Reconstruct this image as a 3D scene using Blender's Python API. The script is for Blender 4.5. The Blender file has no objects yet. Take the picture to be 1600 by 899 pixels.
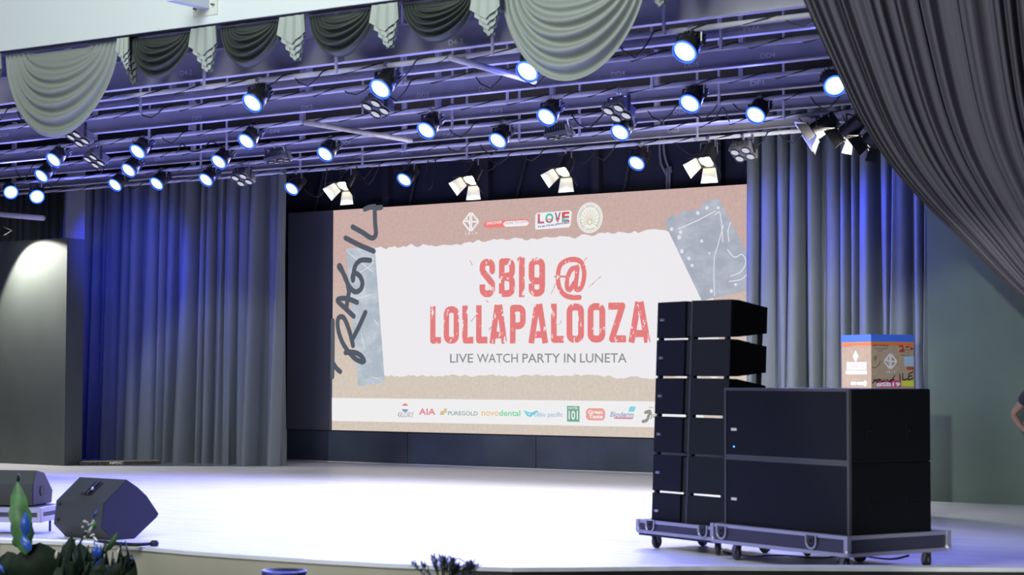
import bpy, bmesh, math, random
import numpy as np
from mathutils import Vector, Matrix
random.seed(7)
SC = bpy.context.scene
COL = SC.collection
PI = math.pi
R = math.radians

# ------------------------------------------------------------------ camera
CAM_H, YAW, PITCH, ROLL, FPX = 1.5, 35.6, 2.65, 0.15, 3000.0
y_, p_, r_ = R(YAW), R(PITCH), R(ROLL)
FWD = Vector((-math.sin(y_)*math.cos(p_), math.cos(y_)*math.cos(p_), math.sin(p_)))
RG0 = Vector((math.cos(y_), math.sin(y_), 0))
UP0 = RG0.cross(FWD)
RGT = RG0*math.cos(r_) + UP0*math.sin(r_)
UPV = -RG0*math.sin(r_) + UP0*math.cos(r_)
EYE = Vector((0, 0, CAM_H))
cd = bpy.data.cameras.new('camera')
cam = bpy.data.objects.new('camera', cd)
COL.objects.link(cam)
cam.matrix_world = Matrix(((RGT.x, UPV.x, -FWD.x, 0), (RGT.y, UPV.y, -FWD.y, 0), (RGT.z, UPV.z, -FWD.z, CAM_H), (0, 0, 0, 1)))
cd.sensor_width = 36
cd.lens = FPX/1600*36
cd.clip_end = 200
cd.dof.use_dof = True
cd.dof.focus_distance = 27
cd.dof.aperture_fstop = 2.8
SC.camera = cam

# ------------------------------------------------------------------ world, exposure, large lights
SC.view_settings.view_transform = 'Standard'
SC.view_settings.look = 'None'
SC.view_settings.exposure = 0.0
SC.view_settings.gamma = 1.0
SC.view_settings.use_curve_mapping = False
SC.cycles.use_denoising = True
SC.cycles.max_bounces = 6
SC.cycles.sample_clamp_indirect = 4
w = bpy.data.worlds.new('world')
SC.world = w
w.use_nodes = True
w.node_tree.nodes['Background'].inputs[0].default_value = (0.13, 0.13, 0.25, 1)
w.node_tree.nodes['Background'].inputs[1].default_value = 0.07

def lamp(name, kind, loc, target, energy, color, **kw):
    d = bpy.data.lights.new(name, kind)
    d.energy = energy
    d.color = color
    for k, v in kw.items():
        setattr(d, k, v)
    o = bpy.data.objects.new(name, d)
    COL.objects.link(o)
    o.location = loc
    if target is not None:
        o.rotation_euler = (Vector(target)-Vector(loc)).to_track_quat('-Z', 'Y').to_euler()
    return o
# lamps of the hall ceiling above the audience, then an added low fill
lamp('hall_ceiling_light', 'AREA', (-10, 4.5, 8.5), (-11, 13.5, 4.5), 1000, (.90, 1, .98), size=5)
lamp('hall_rear_fill', 'AREA', (-9, -7, 3.6), (-14, 18, 3.6), 750, (.95, .97, 1), size=4)  # added soft fill from the back of the hall, brightens beams and drape
# front of house spots at the back of the hall, each a round pool on the back of the stage
for lx_, tx, ty, tz, en, sz in ((-14, -22.9, 23.7, .6, 6000, 10.5), (-6, -17.2, 25.3, .3, 4500, 12), (-15, -11.3, 22.8, 1.0, 5500, 9.5), (.6, -8.7, 22, .9, 9000, 9.5)):
    lamp('front_of_house_spot', 'SPOT', (lx_, -2.8, 2.2 if lx_ > 0 else 3.6), (tx, ty, tz), en, (.93, 1, .95), spot_size=R(sz), spot_blend=.45, shadow_soft_size=.04)
lamp('carton_fill_spot', 'SPOT', (-24, 9, 5.5), (-8.9, 19, 1.7), 11500, (1, .97, .94), spot_size=R(4.6), spot_blend=.6, shadow_soft_size=.1)  # added narrow spot that brightens the carton's left face
# added blue spots without fixtures, tinting the curtains from near the rear battens
for bx, tx, en in ((-23.4, -25.0, 330), (-27.2, -27.0, 160), (-23.4, -22.6, 200), (-12.9, -11.3, 330), (-11.2, -9.9, 330)):
    lamp('curtain_blue_fill', 'SPOT', (bx, 21.2, 4.2), (tx, 22.9 if bx > -15 else 23.7, 2.9), en, (.03, .06, 1), spot_size=R(75), spot_blend=.8, shadow_soft_size=.08)

# ------------------------------------------------------------------ picture <-> place helpers
def ray(px, py):
    return RGT*((px-800)/FPX) - UPV*((py-449.5)/FPX) + FWD
def at_y(px, py, y):
    d = ray(px, py); return EYE + d*((y-EYE.y)/d.y)
def at_z(px, py, z):
    d = ray(px, py); return EYE + d*((z-EYE.z)/d.z)
def at_plane(px, py, p0, n):
    d = ray(px, py); return EYE + d*((Vector(p0)-EYE).dot(n)/d.dot(n))

# ------------------------------------------------------------------ materials
def lin(c):
    return tuple(((v/255)/12.92 if v/255 <= .04045 else ((v/255+.055)/1.055)**2.4) for v in c)
def mat(name, col, rough=.6, metal=0., noise=0., nscale=8., spec=.5, bump=0., stretch=None, srgb=False):
    m = bpy.data.materials.new(name); m.use_nodes = True
    nt = m.node_tree; b = nt.nodes['Principled BSDF']
    c = lin(col) if srgb else col
    b.inputs['Base Color'].default_value = (*c, 1)
    b.inputs['Roughness'].default_value = rough
    b.inputs['Metallic'].default_value = metal
    b.inputs['Specular IOR Level'].default_value = spec
    if noise or bump:
        tc = nt.nodes.new('ShaderNodeTexCoord'); n = nt.nodes.new('ShaderNodeTexNoise')
        n.inputs['Scale'].default_value = nscale; n.inputs['Detail'].default_value = 5
        mp = nt.nodes.new('ShaderNodeMapping')
        if stretch: mp.inputs['Scale'].default_value = stretch
        nt.links.new(tc.outputs['Object'], mp.inputs[0]); nt.links.new(mp.outputs[0], n.inputs['Vector'])
        if noise:
            r = nt.nodes.new('ShaderNodeValToRGB')
            r.color_ramp.elements[0].position = .3; r.color_ramp.elements[1].position = .7
            r.color_ramp.elements[0].color = (*[max(0, v*(1-noise)) for v in c], 1)
            r.color_ramp.elements[1].color = (*[min(1, v*(1+noise)) for v in c], 1)
            nt.links.new(n.outputs['Fac'], r.inputs[0]); nt.links.new(r.outputs[0], b.inputs['Base Color'])
        if bump:
            bp = nt.nodes.new('ShaderNodeBump'); bp.inputs['Strength'].default_value = bump
            nt.links.new(n.outputs['Fac'], bp.inputs['Height']); nt.links.new(bp.outputs[0], b.inputs['Normal'])
    return m
def emis(name, rgb, strength=1., base=(.02, .02, .02), srgb=True):
    m = bpy.data.materials.new(name); m.use_nodes = True
    b = m.node_tree.nodes['Principled BSDF']
    c = lin(rgb) if srgb else rgb
    b.inputs['Base Color'].default_value = (*base, 1)
    b.inputs['Specular IOR Level'].default_value = .1
    b.inputs['Emission Color'].default_value = (*c, 1)
    b.inputs['Emission Strength'].default_value = strength
    return m
M = {}
M['floor'] = mat('white_stage_paint', (.76, .76, .81), .38, noise=.11, nscale=1.6, bump=.04, stretch=(.5, 5, 1))
M['beige'] = mat('beige_paint', (.42, .39, .31), .7, noise=.05, nscale=2)
M['shadedfascia'] = mat('shaded_fascia', (.03, .028, .026), .6)  # shade on the right stage front, painted in as a darker colour
M['black'] = mat('black_paint', (.012, .012, .014), .6)
M['navy'] = mat('navy_panel', (.06, .075, .115), .5, noise=.25, nscale=1.5)
M['backwall'] = mat('backwall_black', (.022, .024, .046), .8)
M['ceil'] = mat('black_ceiling', (.008, .008, .014), .9)
M['wallgreen'] = mat('greygreen_wall', (.095, .135, .11), .7, noise=.12, nscale=.9)
M['wallleft'] = mat('dark_green_wall', (.075, .085, .085), .7, noise=.15, nscale=.9)
M['header'] = mat('white_green_plaster', (.78, .83, .80), .7)
M['swag_light'] = mat('sage_satin', (.29, .32, .29), .55, bump=.05, nscale=40)
M['swag_dark'] = mat('dark_green_satin', (.052, .062, .056), .55, bump=.05, nscale=40)
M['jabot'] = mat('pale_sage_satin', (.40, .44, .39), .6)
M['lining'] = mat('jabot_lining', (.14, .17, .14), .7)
M['drape'] = mat('charcoal_velour', (.075, .066, .088), .75, bump=.08, nscale=60)
M['curtain'] = mat('slate_curtain', (.17, .195, .215), .8, bump=.05, nscale=50)
M['beam'] = mat('grey_painted_steel', (.46, .45, .50), .55, noise=.08, nscale=3)
M['pipe'] = mat('galvanised_pipe', (.66, .65, .70), .42, noise=.1, nscale=6)
M['pipe_rusty'] = mat('old_cream_pipe', (.50, .46, .37), .5, noise=.2, nscale=12)
M['cable'] = mat('black_cable', (.012, .012, .016), .6)
M['hose'] = mat('grey_hose', (.25, .25, .3), .6)
M['stencil'] = mat('white_stencil_paint', (.95, .95, .98), .7)
M['lampblack'] = mat('black_lamp_metal', (.022, .022, .026), .4)
M['silver'] = mat('silver_metal', (.65, .65, .66), .3, metal=.9)
M['lampgrey'] = mat('grey_lamp_housing', (.16, .16, .17), .5)
M['rim'] = emis('blue_lens_edge', (.03, .12, 1.0), 2.6, srgb=False)
M['warmlens'] = emis('warm_white_lens', (1, .93, .50), 20, srgb=False)
M['floodlens'] = emis('flood_lens', (.75, .77, .9), .75, srgb=False)
M['doorblack'] = mat('barn_door_paint', (.62, .61, .55), .6)
M['spk'] = mat('black_textured_speaker', (.005, .005, .006), .55, spec=.15, bump=.1, nscale=120)
M['grille'] = mat('black_speaker_grille', (.007, .007, .010), .5, spec=.15, bump=.25, nscale=200)
M['grille_lit'] = mat('lit_speaker_grille', (.013, .014, .016), .5, spec=.15, bump=.25, nscale=200)  # lighter copy of the grille for light on the tilted half
M['edge'] = mat('worn_grey_edge', (.045, .045, .05), .5)
M['alu'] = mat('aluminium_rail', (.40, .39, .45), .35, metal=.55)
M['caseboard'] = mat('navy_case_laminate', (.035, .033, .06), .5)
M['wedge'] = mat('dark_olive_speaker', (.045, .050, .045), .6, bump=.1, nscale=100)
M['wedgeside'] = mat('blue_lit_speaker_side', (.014, .014, .032), .55)  # blue stage light on the side face, put into the colour
M['leaf'] = mat('dark_green_leaf', (.006, .017, .007), .5, spec=.2, noise=.3, nscale=12)
M['leaf2'] = mat('bright_green_leaf', (.05, .15, .04), .4, noise=.3, nscale=12)
M['pot'] = mat('dark_planter', (.03, .028, .026), .6)
M['petal'] = mat('cream_petal', (.7, .66, .58), .6)
M['bluefoil'] = mat('blue_ribbon', (.02, .08, .42), .3)
M['carton'] = mat('brown_carton', (.42, .31, .21), .8, noise=.08, nscale=15)
M['skin'] = mat('skin', (.22, .125, .095), .5)
M['navyshirt'] = mat('navy_tshirt', (.012, .013, .026), .85)
M['denim'] = mat('dark_denim', (.03, .035, .06), .85)
M['hair'] = mat('black_hair', (.01, .009, .008), .6)
def lens_mat():
    m = bpy.data.materials.new('blue_led_lens'); m.use_nodes = True
    nt = m.node_tree; b = nt.nodes['Principled BSDF']
    b.inputs['Base Color'].default_value = (.02, .02, .05, 1)
    tc = nt.nodes.new('ShaderNodeTexCoord'); ln = nt.nodes.new('ShaderNodeVectorMath'); ln.operation = 'LENGTH'
    nt.links.new(tc.outputs['Object'], ln.inputs[0])
    r = nt.nodes.new('ShaderNodeValToRGB')
    e = r.color_ramp.elements
    e[0].position = .066; e[0].color = (.75, .9, 1, 1)
    e[1].position = .1; e[1].color = (.05, .22, 1, 1)
    nt.links.new(ln.outputs['Value'], r.inputs[0]); nt.links.new(r.outputs[0], b.inputs['Emission Color'])
    b.inputs['Emission Strength'].default_value = 2.6
    return m
M['lens'] = lens_mat()

# ------------------------------------------------------------------ object helpers
def tag(o, label=None, cat=None, group=None, kind=None):
    if label: o['label'] = label
    if cat: o['category'] = cat
    if group: o['group'] = group
    if kind: o['kind'] = kind
    return o
def thing(name, label, cat, loc=(0, 0, 0), rotz=0., group=None):
    o = bpy.data.objects.new(name, None); COL.objects.link(o)
    o.location = loc; o.rotation_euler = (0, 0, rotz); o.empty_display_size = .1
    return tag(o, label, cat, group)
def children(o):
    return [c for c in COL.objects if c.parent == o]
def copy_tree(o, parent=None):
    c = o.copy(); COL.objects.link(c); c.parent = parent
    for ch in children(o): copy_tree(ch, c)
    return c

class MB:
    def __init__(s): s.v, s.f, s.m = [], [], []
    def add(s, vs, fs, mi=0, mx=None):
        n = len(s.v)
        s.v += [tuple(mx @ Vector(p)) if mx is not None else tuple(p) for p in vs]
        s.f += [tuple(i+n for i in f) for f in fs]; s.m += [mi]*len(fs); return s
    def box(s, lo, hi, mi=0, mx=None, bev=0.):
        x0, y0, z0 = lo; x1, y1, z1 = hi
        if bev:
            bm = bmesh.new(); bmesh.ops.create_cube(bm, size=1)
            for q in bm.verts:
                q.co = Vector(((x0+x1)/2+q.co.x*(x1-x0), (y0+y1)/2+q.co.y*(y1-y0), (z0+z1)/2+q.co.z*(z1-z0)))
            bmesh.ops.bevel(bm, geom=bm.edges[:], offset=bev, segments=2, affect='EDGES', profile=.5)
            bm.verts.index_update()
            s.add([q.co.copy() for q in bm.verts], [[q.index for q in f.verts] for f in bm.faces], mi, mx); bm.free(); return s
        vs = [(x0, y0, z0), (x1, y0, z0), (x1, y1, z0), (x0, y1, z0), (x0, y0, z1), (x1, y0, z1), (x1, y1, z1), (x0, y1, z1)]
        return s.add(vs, [(0, 3, 2, 1), (4, 5, 6, 7), (0, 1, 5, 4), (1, 2, 6, 5), (2, 3, 7, 6), (3, 0, 4, 7)], mi, mx)
    def prism(s, poly, a, b, axis=0, mi=0, mx=None):
        """polygon in the two other axes, swept from a to b along axis"""
        def P(t, q):
            l = list(q); l.insert(axis, t); return tuple(l)
        n = len(poly)
        vs = [P(a, q) for q in poly]+[P(b, q) for q in poly]
        fs = [tuple(range(n))[::-1], tuple(range(n, 2*n))]+[(i, (i+1) % n, n+(i+1) % n, n+i) for i in range(n)]
        return s.add(vs, fs, mi, mx)
    def tube(s, pts, r, n=8, mi=0, mx=None, cap=True):
        pts = [Vector(p) for p in pts]; rs = r if isinstance(r, (list, tuple)) else [r]*len(pts)
        vs, fs = [], []; up = None
        for i, p in enumerate(pts):
            t = (pts[min(i+1, len(pts)-1)]-pts[max(i-1, 0)]).normalized()
            if up is None: up = t.orthogonal().normalized()
            up = (up-t*up.dot(t))
            up = up.normalized() if up.length > 1e-6 else t.orthogonal().normalized()
            b = t.cross(up)
            for k in range(n):
                a = 2*PI*k/n; vs.append(p+(up*math.cos(a)+b*math.sin(a))*rs[i])
        for i in range(len(pts)-1):
            for k in range(n):
                k2 = (k+1) % n; fs.append((i*n+k, i*n+k2, (i+1)*n+k2, (i+1)*n+k))
        if cap: fs += [tuple(range(n))[::-1], tuple(range((len(pts)-1)*n, len(pts)*n))]
        return s.add(vs, fs, mi, mx)
    def lathe(s, prof, n=24, mi=0, mx=None, closed=True):
        """profile of (radius, z) round local z"""
        vs, fs = [], []
        for r0, z in prof:
            for k in range(n):
                a = 2*PI*k/n; vs.append((r0*math.cos(a), r0*math.sin(a), z))
        for i in range(len(prof)-1):
            for k in range(n):
                k2 = (k+1) % n; fs.append((i*n+k, i*n+k2, (i+1)*n+k2, (i+1)*n+k))
        if closed: fs += [tuple(range(n))[::-1], tuple(range((len(prof)-1)*n, len(prof)*n))]
        return s.add(vs, fs, mi, mx)
    def grid(s, fn, nu, nv, mi=0):
        vs = [fn(i/nu, j/nv) for j in range(nv+1) for i in range(nu+1)]
        fs = [(j*(nu+1)+i, j*(nu+1)+i+1, (j+1)*(nu+1)+i+1, (j+1)*(nu+1)+i) for j in range(nv) for i in range(nu)]
        return s.add(vs, fs, mi)
    def build(s, name, mats, parent=None, smooth=False, label=None, loc=None, solid=0.):
        me = bpy.data.meshes.new(name); me.from_pydata([tuple(v) for v in s.v], [], s.f)
        for m in (mats if isinstance(mats, (list, tuple)) else [mats]): me.materials.append(m)
        for p, i in zip(me.polygons, s.m):
            p.material_index = i; p.use_smooth = smooth
        me.update()
        o = bpy.data.objects.new(name, me); COL.objects.link(o)
        if parent is not None: o.parent = parent
        if loc is not None: o.location = loc
        if label: o['label'] = label
        if solid:
            md = o.modifiers.new('solid', 'SOLIDIFY'); md.thickness = solid; md.offset = 0
        return o
def frame(origin, z, x=None):
    """matrix whose local +Z looks along z"""
    z = Vector(z).normalized()
    x = Vector(x) if x is not None else Vector((1, 0, 0))
    y = z.cross(x)
    if y.length < 1e-4: y = z.cross(Vector((0, 1, 0)))
    y.normalize(); x = y.cross(z)
    o = Vector(origin)
    return Matrix(((x.x, y.x, z.x, o.x), (x.y, y.y, z.y, o.y), (x.z, y.z, z.z, o.z), (0, 0, 0, 1)))
def struct(name, mb, m, label=None, smooth=False, loc=None):
    o = mb.build(name, m, smooth=smooth, loc=loc); o['kind'] = 'structure'
    if label: o['label'] = label
    return o

# 2D lettering -----------------------------------------------------------
_tc = {}
def text2d(s, bold=0.):
    """letters as flat mesh, scaled to a unit box (both axes 0..1); also its aspect"""
    k = (s, bold)
    if k not in _tc:
        cu = bpy.data.curves.new('lettering', 'FONT'); cu.body = s; cu.offset = bold; cu.resolution_u = 3
        ob = bpy.data.objects.new('lettering', cu); COL.objects.link(ob)
        dg = bpy.context.evaluated_depsgraph_get(); dg.update()
        me = bpy.data.meshes.new_from_object(ob.evaluated_get(dg))
        v = [(q.co.x, q.co.y) for q in me.vertices]; f = [tuple(p.vertices) for p in me.polygons]
        bpy.data.objects.remove(ob); bpy.data.curves.remove(cu); bpy.data.meshes.remove(me)
        x0 = min(a for a, b in v); x1 = max(a for a, b in v); y0 = min(b for a, b in v); y1 = max(b for a, b in v)
        _tc[k] = ([((a-x0)/(x1-x0), (b-y0)/(y1-y0)) for a, b in v], f, (x1-x0)/(y1-y0))
    return _tc[k]
class Canvas:
    """draws flat marks on a plane: O + u*U + v*V, lifted along N"""
    def __init__(s, O, U, V, N): s.O, s.U, s.V, s.N = Vector(O), Vector(U), Vector(V), Vector(N)
    def P(s, u, v, h): return s.O+s.U*u+s.V*v+s.N*h
    def poly(s, mb, pts, h, mi=0):
        mb.add([s.P(u, v, h) for u, v in pts], [tuple(range(len(pts)))], mi)
    def rect(s, mb, u0, v0, u1, v1, h, mi=0, rad=0.):
        if not rad: return s.poly(mb, [(u0, v0), (u1, v0), (u1, v1), (u0, v1)], h, mi)
        pts = []
        for cx, cy, a0 in ((u1-rad, v0+rad, -90), (u1-rad, v1-rad, 0), (u0+rad, v1-rad, 90), (u0+rad, v0+rad, 180)):
            for k in range(6):
                a = R(a0+k*18); pts.append((cx+rad*math.cos(a), cy+rad*math.sin(a)))
        s.poly(mb, pts, h, mi)
    def disc(s, mb, u, v, r, h, mi=0, n=28, a0=0., a1=360.):
        full = a1-a0 >= 360
        pts = [(u+r*math.cos(R(a0+(a1-a0)*k/(n if full else n-1))), v+r*math.sin(R(a0+(a1-a0)*k/(n if full else n-1)))) for k in range(n)]
        s.poly(mb, pts, h, mi)
    def stroke(s, mb, pts, wd, h, mi=0, closed=False, rnd=True):
        pts = list(pts)
        if closed: pts.append(pts[0])
        for (a, b), (c, d) in zip(pts, pts[1:]):
            l = math.hypot(c-a, d-b)
            if l < 1e-6: continue
            nx, ny = -(d-b)/l*wd/2, (c-a)/l*wd/2
            s.poly(mb, [(a-nx, b-ny), (c-nx, d-ny), (c+nx, d+ny), (a+nx, b+ny)], h, mi)
        for i, (a, b) in enumerate(pts):
            if rnd or (0 < i < len(pts)-1): s.disc(mb, a, b, wd/2, h, mi, 10)
    def text(s, mb, t, u0, v0, u1, v1, h, mi=0, bold=0., slant=0., rise=0.):
        vs, fs, _ = text2d(t, bold)
        mb.add([s.P(u0+a*(u1-u0)+b*slant*(v1-v0), v0+b*(v1-v0)+a*rise, h) for a, b in vs], fs, mi)
def smooth_path(pts, n=6):
    out = []
    P = [pts[0]]+list(pts)+[pts[-1]]
    for i in range(1, len(P)-2):
        p0, p1, p2, p3 = [np.array(P[i+k], float) for k in (-1, 0, 1, 2)]
        for k in range(n):
            t = k/n
            out.append(tuple(.5*((2*p1)+(-p0+p2)*t+(2*p0-5*p1+4*p2-p3)*t*t+(-p0+3*p1-3*p2+p3)*t**3)))
    out.append(tuple(map(float, pts[-1]))); return out

# ================================================================== SETTING
LIP = .12
edge_px = [(0, 844), (60, 845), (130, 848), (210, 854), (300, 862), (400, 869), (500, 875.5), (600, 881), (700, 885), (800, 887.5), (900, 887), (1010, 886), (1100, 885.5), (1300, 886.5), (1500, 887.5), (1600, 888)]
edge = [at_z(x, y, LIP) for x, y in edge_px]
edge = [(p.x, p.y) for p in edge]
edge = [(-30., edge[0][1]+.6), (-20., edge[0][1]+.25)]+edge+[(-2.5, 15.3), (2., 18.)]
def inset(pts, d):
    out = []
    for i in range(len(pts)):
        a = Vector(pts[max(i-1, 0)]); b = Vector(pts[min(i+1, len(pts)-1)])
        t = (b-a).normalized(); n = Vector((-t.y, t.x)); out.append(tuple(Vector(pts[i])+n*d))
    return out
inner = inset(edge, .16)
mb = MB()
poly = inner+[(2, 25.6), (-30, 25.6)]
nb = len(poly)
mb.add([(x, y, 0) for x, y in poly]+[(x, y, -.1) for x, y in poly], [tuple(range(nb)), tuple(range(nb, 2*nb))[::-1]]+[(i, (i+1) % nb, nb+(i+1) % nb, nb+i) for i in range(nb)])
struct('floor', mb, M['floor'], 'glossy white painted stage floor')
mb = MB(); n = len(edge)
mb.add([(x, y, LIP) for x, y in edge]+[(x, y, LIP) for x, y in inner]+[(x, y, 0) for x, y in inner],
       [(i, i+1, n+i+1, n+i) for i in range(n-1)]+[(n+i, n+i+1, 2*n+i+1, 2*n+i) for i in range(n-1)])
mb.add([(x, y, LIP) for x, y in edge]+[(x, y, LIP-.03) for x, y in edge], [(i, n+i, n+i+1, i+1) for i in range(n-1)])
struct('trim_1', mb, M['floor'], 'raised white nosing along the curved stage edge')
out = inset(edge, .012)
for nm, sel, mm, lb in (('wall_front', lambda x: x < -8.2, 'beige', 'beige painted stage front below the nosing'), ('wall_front_right', lambda x: x > -8.75, 'shadedfascia', 'stage front at the right, painted dark for shade')):
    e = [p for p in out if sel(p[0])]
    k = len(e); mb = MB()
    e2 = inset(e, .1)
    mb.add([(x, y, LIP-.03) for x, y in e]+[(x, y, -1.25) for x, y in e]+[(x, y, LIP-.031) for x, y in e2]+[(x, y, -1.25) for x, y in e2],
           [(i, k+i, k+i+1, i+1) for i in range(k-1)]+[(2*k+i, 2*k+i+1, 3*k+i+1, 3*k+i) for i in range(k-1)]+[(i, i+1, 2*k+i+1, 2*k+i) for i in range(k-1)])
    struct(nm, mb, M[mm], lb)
struct('floor_hall', MB().box((-32, -4, -1.35), (4, 18, -1.25)), mat('hall_floor', (.1, .09, .08), .6), 'hall floor below the stage')
struct('ceiling', MB().box((-32, 13.9, 5.75), (4, 26, 5.9)), M['ceil'], 'black ceiling above the stage beams')
struct('wall_back', MB().box((-32, 25.75, 0), (4, 25.95, 5.75)), M['backwall'], 'black wall behind the screen')
# studs and braces on the back wall above the screen
mb = MB()
for px in (606, 762, 934, 1124): 
    p = at_y(px, 300, 25.7); mb.box((p.x-.07, 25.62, 0.6), (p.x+.07, 25.74, 5.7))
for px0, px1 in ((487, 515), (635, 655), (797, 825), (965, 985), (1150, 1170)):
    a = at_y(px0, 328, 25.7); b = at_y(px1, 255, 25.7)
    mb.tube([(a.x, 25.68, a.z-.3), (b.x+.1, 25.68, b.z+.5)], .03)
struct('trim_2', mb, mat('brace_paint', (.028, .028, .045), .7), 'dim studs and diagonal braces above the screen')
# low black wall below the screen
mb = MB(); x0 = at_y(450, 674, 25.5).x; z0 = at_y(800, 680, 25.5).z
seams = [x0]+[at_y(px, 690, 25.5).x for px in (637, 838)]+[-13.3, -11.0, -9]
for a, b in zip(seams, seams[1:]): mb.box((a+.008, 25.49, 0), (b-.008, 25.74, z0-.01))
struct('wall_base', mb, M['navy'], 'low navy panels under the screen')
struct('trim_3', MB().box((x0-.05, 25.45, .0), (x0-.02, 25.5, z0)).box((x0, 25.47, 0), (-9, 25.488, .018)), mat('pale_batten', (.55, .55, .58), .6), 'pale edge strips of the low panels')
# side walls
pr = at_z(1460, 784, 0)
xr = at_y(1450, 600, 21.94).x
struct('wall_right', MB().box((xr, 21.94, 0), (2, 22.2, 5.7)), M['wallgreen'], 'grey green wall at the right')
struct('wall_right_return', MB().box((xr-.02, 22.2, 0), (xr+.12, 25.74, 5.7)), M['wallgreen'])
pl = at_y(105, 372, 21.6)
struct('wall_left', MB().box((-30, 21.6, 0), (pl.x, 21.98, pl.z)), M['wallleft'], 'low dark side wall at the left')
struct('trim_4', MB().box((pl.x-.045, 21.6, pl.z), (pl.x, 21.98, 5.05)), mat('grey_post', (.2, .21, .25), .6), 'tall post on the end of the low left wall')
# proscenium header
YH = 13.6
ha, hb = at_y(0, 80, YH), at_y(610, 0, YH)
def hz(x): return ha.z+(hb.z-ha.z)*(x-ha.x)/(hb.x-ha.x)
mb = MB()
mb.prism([(-30, hz(-30)), (1, hz(1)), (1, 8), (-30, 8)], YH, YH+.2, axis=1)
struct('wall_header', mb, M['header'], 'white wall above the stage opening')
struct('trim_5', MB().prism([(-30, hz(-30)-.014), (1, hz(1)-.014), (1, hz(1)+.0), (-30, hz(-30))], YH+.03, YH+.2, axis=1), M['black'], 'dark strip under the white header')  # thin black strip along the gap line below the header

# ================================================================== LED SCREEN
YS = 25.5
sl = at_y(450, 400, YS).x; sr = at_y(1180, 400, YS).x
zt = at_y(800, 311, YS).z; zb = at_y(800, 679.5, YS).z
il = at_y(520, 500, YS).x
scr = thing('led_screen', 'large LED wall showing a cardboard and torn paper event graphic', 'screen', ((sl+sr)/2, YS, zb-.0))
ox, oz = scr.location.x, zb
def S(px, py):
    p = at_y(px, py, YS); return (p.x-ox, p.z-oz)
W_, H_ = sr-sl, zt-zb
MB().box((-W_/2, .0, .0), (W_/2, .14, H_)).build('cabinet', mat('dark_led_modules', (.15, .155, .22), .6), scr, label='dark unlit LED modules')
CV = Canvas((0, 0, 0), (1, 0, 0), (0, 0, 1), (0, -1, 0))
def cardboard():
    m = bpy.data.materials.new('screen_cardboard_image'); m.use_nodes = True
    nt = m.node_tree; b = nt.nodes['Principled BSDF']; L = nt.links.new
    b.inputs['Base Color'].default_value = (.02, .02, .02, 1); b.inputs['Specular IOR Level'].default_value = .1
    tc = nt.nodes.new('ShaderNodeTexCoord')
    n = nt.nodes.new('ShaderNodeTexNoise'); n.inputs['Scale'].default_value = 17; n.inputs['Detail'].default_value = 6; n.inputs['Roughness'].default_value = .75
    L(tc.outputs['Object'], n.inputs['Vector'])
    sx = nt.nodes.new('ShaderNodeSeparateXYZ'); L(tc.outputs['Object'], sx.inputs[0])
    mr = nt.nodes.new('ShaderNodeMapRange'); mr.inputs[1].default_value = 1.0; mr.inputs[2].default_value = 3.0
    L(sx.outputs['Z'], mr.inputs[0])
    mx = nt.nodes.new('ShaderNodeMix'); mx.data_type = 'RGBA'
    mx.inputs[6].default_value = (*lin((214, 201, 188)), 1); mx.inputs[7].default_value = (*lin((203, 174, 167)), 1)
    L(mr.outputs[0], mx.inputs[0])
    m2 = nt.nodes.new('ShaderNodeMix'); m2.data_type = 'RGBA'; m2.blend_type = 'MULTIPLY'; m2.inputs[0].default_value = 1
    r = nt.nodes.new('ShaderNodeValToRGB'); r.color_ramp.elements[0].position = .3; r.color_ramp.elements[0].color = (.87, .86, .86, 1)
    r.color_ramp.elements[1].position = .62; r.color_ramp.elements[1].color = (1.03, 1.03, 1.03, 1)
    L(n.outputs['Fac'], r.inputs[0]); L(mx.outputs[2], m2.inputs[6]); L(r.outputs[0], m2.inputs[7])
    L(m2.outputs[2], b.inputs['Emission Color']); b.inputs['Emission Strength'].default_value = 1
    return m
def grunge(name, c1, c2, lo, hi, scale=9., stretch=(1, 1, 1), rot=0.):
    m = bpy.data.materials.new(name); m.use_nodes = True
    nt = m.node_tree; b = nt.nodes['Principled BSDF']; L = nt.links.new
    b.inputs['Base Color'].default_value = (.02, .02, .02, 1); b.inputs['Specular IOR Level'].default_value = .1
    tc = nt.nodes.new('ShaderNodeTexCoord'); mp = nt.nodes.new('ShaderNodeMapping'); mp.inputs['Scale'].default_value = stretch; mp.inputs['Rotation'].default_value = (0, rot, 0)
    n = nt.nodes.new('ShaderNodeTexNoise'); n.inputs['Scale'].default_value = scale; n.inputs['Detail'].default_value = 7; n.inputs['Roughness'].default_value = .65
    L(tc.outputs['Object'], mp.inputs[0]); L(mp.outputs[0], n.inputs['Vector'])
    r = nt.nodes.new('ShaderNodeValToRGB'); r.color_ramp.elements[0].position = lo; r.color_ramp.elements[1].position = hi
    r.color_ramp.elements[0].color = (*lin(c1), 1); r.color_ramp.elements[1].color = (*lin(c2), 1)
    L(n.outputs['Fac'], r.inputs[0]); L(r.outputs[0], b.inputs['Emission Color']); b.inputs['Emission Strength'].default_value = 1
    return m
mb = MB(); CV.rect(mb, il-ox, 0.004, W_/2, H_-.004, .004); mb.build('background_image', cardboard(), scr, label='pinkish cardboard picture')
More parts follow.
